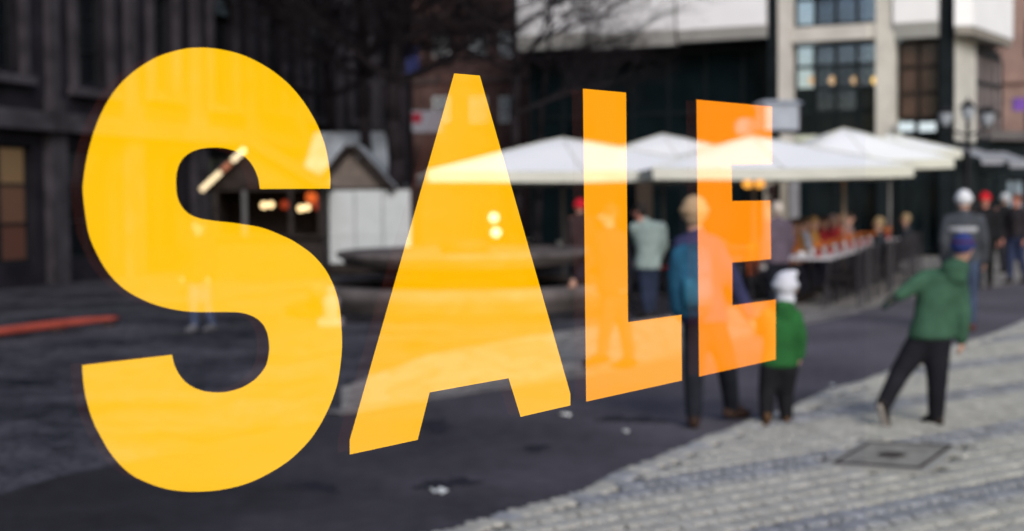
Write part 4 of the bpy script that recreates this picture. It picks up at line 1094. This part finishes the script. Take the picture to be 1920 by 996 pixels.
    j.loft([(lo_, ax(.100 + long*.12), ay(.078 + long*.1)), (J['pelvis'], ax(.098), ay(.076)), (J['waist'], ax(.090), ay(.070)), (J['chest'], shv*.102*H*B, ay(.076)), (sh_mid + Vector((0,0,.0)), shv*.098*H*B, ay(.062)), (top, shv*.046*H, ay(.044))], 16)
    for n in 'lr':
        s0 = J['sh'+n] - Vector((0, 0, .012*H))
        j.caps(sh_mid, s0, .046*H*B, .042*H*B); j.caps(s0, J['el'+n], .043*H*B, .036*H*B); j.caps(J['el'+n], J['wr'+n], .036*H*B, .028*H*B)
    if hood:
        hk = J['neck'] - tfw*.045*H; j.ball(hk - Vector((0,0,.005*H)), .066*H, 1.15, .9, .8, 12, 8); j.ball(hk - tfw*.02*H - Vector((0,0,.045*H)), .05*H, 1.2, .7, .9, 12, 8)
    j.caps(top - Vector((0,0,.01*H)), top + Vector((0,0,.018*H)), .046*H, .042*H)
    jk = remesh(j, vox, jname, cloth('cloth %s' % (label[:30]), jacket), t, 3)
    if trim:
        zc = trim[0]; m2 = cloth('trim %s' % label[:28], trim[1])
        jb = MB(); c0 = J['waist'] + (J['chest'] - J['waist'])*zc[0]; c1 = J['waist'] + (J['chest'] - J['waist'])*zc[1]
        jb.loft([(c0, shv*.106*H*B, ay(.082)), (c1, shv*.108*H*B, ay(.080))], 20); jb.build('yoke', m2, jk, True)
    # trousers
    tr = MB()
    tr.caps(J['pelvis'] - Vector((0,0,.0)), J['pelvis'] - Vector((0,0,.03*H)), .075*H*tb**.5, .072*H*tb**.5, 12)
    for n in 'lr':
        tr.caps(J['pelvis'] - Vector((0,0,.03*H)), J['hip'+n], .066*H*tb**.5, .058*H*tb); tr.caps(J['hip'+n], J['kn'+n], .057*H*tb, .042*H*tb); 
        e = J['an'+n] + (J['kn'+n] - J['an'+n])*.05; tr.caps(J['kn'+n], e, .042*H*tb, .033*H*tb)
    remesh(tr, vox, 'trousers', cloth('trousers %s' % (label[:28]), trousers), t, 3)
    for n in 'lr':
        ff = J.get('foot'+n, fw); an = J['an'+n]; dn = Vector((0,0,-1))
        if abs(ff.z) > .1: dn = (dn - ff*dn.dot(ff)).normalized()
        s = MB(); s.caps(an + (J['kn'+n]-an)*.18, an, .032*H, .030*H); heel = an - ff*.026*H + dn*.020*H; toe = an + ff*.105*H + dn*.025*H
        s.caps(heel, toe, .028*H, .024*H); s.caps(an, an + ff*.06*H + dn*.016*H, .033*H, .029*H)
        remesh(s, vox*.7, 'shoe', cloth('shoe %s' % label[:26], shoe, .35), t, 2)
        if sole:
            ss = MB(); ss.caps(heel + dn*.016*H, toe + dn*.013*H, .020*H, .017*H); remesh(ss, .01, 'sole', cloth('pale rubber sole', (.30, .27, .25)), t, 1)
    for n in gloves:
        wr = J['wr'+n]; d = (wr - J['el'+n]).normalized(); m = MB(); m.caps(wr - d*.01*H, wr + d*.06*H, .022*H, .024*H); m.caps(wr + d*.06*H, wr + d*.1*H - Vector((0,0,.012*H)), .023*H, .017*H)
        m.caps(wr + d*.03*H, wr + d*.055*H + fw*.03*H, .012*H, .009*H); remesh(m, .01, 'glove', cloth('dark glove', (.02, .03, .028)), t, 2)
    up = Vector((0,0,1)); hc = hd + Vector((0, 0, hr*.15))
    if hat:
        m = MB();
        if pompom: m.caps(hc + up*hr*.9 - fw*hr*.1, hc + up*hr*1.12 + side*hr*.75 - fw*hr*.1, hr*.5, hr*.32); m.caps(hd - up*hr*1.0 - fw*hr*.1, hd - up*hr*.75 - fw*hr*.1, hr*.82, hr*.8)
        m.ball(hc + up*hr*.22 - fw*hr*.10, hr*1.10, .93, 1.02, 1.02, 14, 10)
        m.lathe(hc + up*hr*.02 - fw*hr*.08, [(hr*1.03, -hr*.12), (hr*1.16, -.0), (hr*1.16, hr*.26), (hr*1.0, hr*.36)], 18)
        remesh(m, vox*.6, 'hat', cloth('knit %s' % label[:28], hat, .12), t, 2)
        if hat_trim:
            for zz, rr, cc in hat_trim:
                q = MB(); q.lathe(hc - fw*hr*.09, [(hr*(rr-.06), hr*(zz-.12)), (hr*rr, hr*(zz-.10)), (hr*(rr-.01), hr*(zz+.12)), (hr*(rr-.08), hr*(zz+.14))], 20); q.build('hat_stripe', cloth('stripe %.2f %s' % (zz, label[:20]), cc), t, True)
    if hair or not hat:
        col = hair or (.03, .02, .015); m = MB()
        m.ball(hc - fw*hr*.16 + up*hr*.10, hr*1.07, .92, 1.0, 1.02, 14, 10) if not hat else None
        m.ball(hc - fw*hr*.42 - up*hr*.42, hr*.72, 1.05, .75, .95, 12, 8)
        remesh(m, vox*.6, 'hair', pmat('hair %s' % label[:28], col, .6, .35, 30), t, 2)
    return t
def place(px, py): 
    p = G(px, py); p.z = 0; return p
def away(p, off=0.0): return math.atan2(p.y, p.x) - math.pi/2 + off
# joints given as points of the photograph at a depth near the person's own
def pix(loc, yaw, pts):
    m = Matrix.Rotation(-yaw, 3, 'Z'); return {k: m @ (D(v[0], v[1], loc.y + (v[2] if len(v) > 2 else 0)) - loc) for k, v in pts.items()}

# boy in a green jacket striding off, one arm flung out
loc = place(1752, 800)
J = pix(loc, 0, dict(head=(1806, 466, -.02), neck=(1786, 500), chest=(1762, 552), waist=(1752, 592), pelvis=(1745, 622), shl=(1733, 519, .0), ell=(1706, 541, -.05), wrl=(1684, 555, -.1), shr=(1796, 522, .0), elr=(1806, 590, -.04), wrr=(1803, 636, -.02),
        hipl=(1727, 640, .02), knl=(1688, 698, .02), anl=(1656, 760, -.10), hipr=(1757, 640, 0), knr=(1757, 712, -.03), anr=(1755, 782, .0)))
J['face'] = Vector((.75, .66, 0)); J['footr'] = Vector((-.25, .95, -.05)).normalized(); J['footl'] = Vector((.35, .45, -.80)).normalized()
person('boy in a green padded jacket and dark trousers striding with one arm flung out', loc, 0, 1.42, J, jacket=(.040, .095, .060), trousers=(.012, .012, .016), shoe=(.022, .018, .016), hat=(.03, .045, .17), vox=.016, hood=True, bulk=1.18, tb=1.3, gloves='l', head_r=.080, sole=True, hat_trim=[(.46, 1.13, (.07, .02, .06))])
# small child in bright green
loc = place(1462, 797)
J = pix(loc, 0, dict(head=(1473, 541), neck=(1468, 574), chest=(1465, 612), waist=(1463, 648), pelvis=(1461, 678), shl=(1440, 588), ell=(1425, 618, .08), wrl=(1412, 600, .10), shr=(1490, 590), elr=(1501, 630), wrr=(1500, 666, .03),
        hipl=(1447, 690), knl=(1438, 733, .0), anl=(1437, 782, -.07), hipr=(1474, 690), knr=(1472, 735, .05), anr=(1474, 780, .05)))
J['face'] = Vector((.35, .93, 0)); J['footl'] = Vector((0, .55, -.83)); J['footr'] = Vector((0, .99, -.05))
person('small child in a bright green hooded jacket and white knitted hat', loc, 0, 1.12, J, jacket=(.02, .105, .028), trousers=(.012, .012, .014), shoe=(.10, .055, .028), hat=(.62, .63, .68), vox=.014, hood=True, bulk=1.28, head_r=.088, tb=1.45, pompom=True)
# adult in blue holding the child's hand
loc = place(1335, 803)
J = pix(loc, 0, dict(head=(1302, 402), neck=(1305, 440), chest=(1310, 495), waist=(1312, 545), pelvis=(1318, 582), shl=(1280, 455), ell=(1284, 520, -.1), wrl=(1290, 570, -.08), shr=(1335, 455), elr=(1372, 520, .02), wrr=(1404, 590, .05),
        hipl=(1306, 600), knl=(1300, 690), anl=(1301, 783), hipr=(1334, 600), knr=(1362, 680, .05), anr=(1372, 765, .32)))
J['face'] = Vector((.12, .99, 0)); J['footl'] = Vector((.12, .98, -.1)).normalized(); J['footr'] = Vector((.75, .65, -.1)).normalized()
person('adult in a blue jacket, tan hat and brown boots leading the small child', loc, 0, 1.66, J, jacket=(.038, .04, .095), trousers=(.016, .018, .024), shoe=(.045, .026, .020), hat=(.42, .29, .17), hair=(.30, .22, .14), vox=.018, bulk=1.12, long=.02, tb=1.15)
bp = thing('backpack', 'teal backpack slung on the blue-jacketed adult with brown boots', 'backpack', D(1294, 515, loc.y - .20), .3)
mb = MB(); mb.loft([((0,0,-.30),(.13,0,0),(0,.08,0)), ((0,0,-.22),(.16,0,0),(0,.11,0)), ((0,0,.02),(.17,0,0),(0,.12,0)), ((0,0,.18),(.14,0,0),(0,.09,0)), ((0,0,.22),(.07,0,0),(0,.05,0))], 14)
mb.build('pack', cloth('teal nylon', (.018, .085, .15), .4), bp, True)
mb = MB(); mb.loft([((0,-.13,-.22),(.11,0,0),(0,.04,0)), ((0,-.14,-.10),(.12,0,0),(0,.05,0)), ((0,-.12,-.02),(.11,0,0),(0,.03,0))], 12); mb.build('pocket', cloth('light teal nylon', (.028, .13, .20), .3), bp, True)
for s in (-1, 1): MB().tube((s*.09, .06, .16), (s*.09, .14, -.16), .018, n=6).build('strap', cloth('teal nylon', (.018, .085, .15), .4), bp)
# man in a pale grey-green jacket, back to the viewer, face turned aside
loc = place(1216, 596)
J = pix(loc, 0, dict(head=(1199, 397), neck=(1208, 415), chest=(1216, 445), waist=(1216, 475), pelvis=(1214, 496), shl=(1189, 425), ell=(1200, 462, .12), wrl=(1208, 488, .18), shr=(1240, 424), elr=(1244, 460, .1), wrr=(1232, 488, .2),
        hipl=(1207, 503), knl=(1208, 543, .02), anl=(1214, 588, -.02), hipr=(1222, 503), knr=(1224, 545, .06), anr=(1222, 585, .12)))
J['face'] = Vector((-.85, .45, 0)).normalized()
person('man in a pale grey-green jacket and jeans with his face turned aside', loc, 0, 1.68, J, jacket=(.23, .29, .27), trousers=(.022, .03, .055), hair=(.02, .017, .015), skin=SKINR, vox=.024, bulk=1.15)
# walker seen through the letter L
loc = place(1152, 694)
J = pix(loc, 0, dict(head=(1142, 405), neck=(1143, 432), chest=(1146, 472), waist=(1148, 512), pelvis=(1150, 540), shl=(1126, 440, .05), ell=(1108, 490, .05), wrl=(1084, 522, .05), shr=(1162, 442), elr=(1172, 490, .1), wrr=(1168, 530, -.05),
        hipl=(1146, 552), knl=(1136, 608), anl=(1128, 668), hipr=(1156, 552), knr=(1172, 612, .06), anr=(1180, 674, .1)))
J['face'] = Vector((-.9, -.3, 0)).normalized(); J['footl'] = J['footr'] = Vector((-.95, -.25, -.1)).normalized()
person('dark-clothed pedestrian walking past, seen through the letter L', loc, 0, 1.60, J, jacket=(.022, .02, .028), trousers=(.04, .035, .04), hair=(.05, .03, .02), vox=.022, bulk=1.1)
# person with the red hat beside the letter L
loc = place(1090, 566)
person('person in a bright red hat standing behind the fountain by the letter L', loc, away(loc, .5), 1.68, jacket=(.03, .02, .022), trousers=(.02, .02, .026), hat=(.55, .012, .03), vox=.028)
# person in purple seen past the end of the word
loc = place(1458, 585)
person('person in a dusty purple coat with pale hair near the café pier', loc, away(loc, .6), 1.62, jacket=(.11, .085, .11), trousers=(.012, .014, .02), hair=(.48, .42, .36), vox=.026, long=.06, bulk=1.15)
# strollers on the far side of the lane
loc = place(1806, 622)
person('stroller in a white hat and striped grey jacket walking away', loc, away(loc, -.05), 1.74, jacket=(.06, .066, .078), trousers=(.05, .07, .12), shoe=(.10, .03, .03), hat=(.66, .67, .71), vox=.024, stride=.06, bulk=1.12, trim=((.80, 1.12), (.40, .41, .44)))
loc = place(1846, 540)
person('stroller in a red hat and long black coat coming towards the lane', loc, away(loc, math.pi), 1.72, jacket=(.012, .012, .014), trousers=(.016, .015, .016), hat=(.55, .015, .025), vox=.028, stride=.05, skin=SKINR, long=.12)
loc = place(1906, 532)
person('passer-by in dark jacket and blue jeans at the edge of the frame', loc, away(loc, 2.6), 1.70, jacket=(.03, .026, .030), trousers=(.03, .04, .085), hair=(.14, .05, .03), skin=SKINR, vox=.028, stride=.05)
loc = place(1884, 512)
person('passer-by in a pale hat just behind the one in blue jeans', loc, away(loc, .3), 1.70, jacket=(.014, .014, .016), trousers=(.02, .02, .024), hat=(.48, .50, .52), vox=.03, stride=.04)
# person seen through the letter S
loc = place(378, 622)
person('person in a dark coat and jeans standing inside the letter S', loc, away(loc, 2.5), 1.50, jacket=(.012, .012, .014), trousers=(.06, .075, .13), shoe=(.10, .10, .11), hair=(.02, .016, .013), vox=.022, stride=.03, bulk=1.35, long=.05)
# guests seated at the tables
guests = [(0, -1, .30, (.66, .66, .64), (.08, .05, .03), 'guest in a white shirt seated at the nearest café table'),
          (1, -1, .20, (.14, .15, .33), (.03, .02, .02), 'guest in a blue jacket seated at the second café table'),
          (1, -1, -.38, (.42, .10, .03), (.06, .03, .02), 'guest in an orange top seated between the first tables'),
          (3, -1, .30, (.34, .37, .46), (.10, .06, .03), 'guest in a pale blue jacket seated at the fourth café table'),
          (3, -1, -.3, (.30, .17, .07), (.05, .03, .02), 'guest in a tan jacket seated at the third café table'),
          (4, -1, .1, (.42, .20, .05), (.30, .18, .07), 'fair-haired guest in an ochre coat at the fifth café table'),
          (5, -1, .1, (.38, .025, .03), (.06, .03, .02), 'guest in a red coat seated at the sixth café table'),
          (2, -1, .3, (.50, .16, .04), (.10, .05, .03), 'guest in a bright orange jacket seated at the third café table'),
          (7, -1, .3, (.45, .06, .03), (.30, .16, .08), 'guest in a red-orange scarf and coat seated at the eighth café table'),
          (8, -1, .1, (.24, .16, .14), (.05, .03, .02), 'guest in a dull pink coat seated at the ninth café table'),
          (6, -1, .2, (.42, .03, .035), (.40, .26, .20), 'blond guest in a red coat seated at the seventh café table')]
NR = ['first', 'second', 'third', 'fourth', 'fifth', 'sixth', 'seventh', 'eighth']
for i, jc in ((0, (.012, .012, .016)), (1, (.02, .018, .03)), (2, (.014, .012, .012)), (3, (.02, .024, .03)), (4, (.05, .02, .018)), (5, (.012, .014, .014)), (6, (.03, .022, .02)), (7, (.012, .012, .014))):
    if i not in (3, 7): continue
    guests.append((i, 1, (-.3, .25, -.2, .3, -.28, .2, -.3, .28)[i], jc, ((.02, .016, .012), (.10, .06, .03), (.03, .02, .015), (.28, .20, .11))[i % 4], 'dark-clothed guest seated back to the lane at the %s table' % NR[i]))
for (i, s, off, jc, hc_, lab) in guests:
    p = T0 + TD*(i*1.18 + off) + TN*(s*(.74 if s < 0 else .60))
    person(lab, p, tang if s > 0 else tang + math.pi, 1.68, jacket=jc, trousers=(.02, .02, .03), hair=hc_, vox=.032, sit=True, group='guests at the café tables')
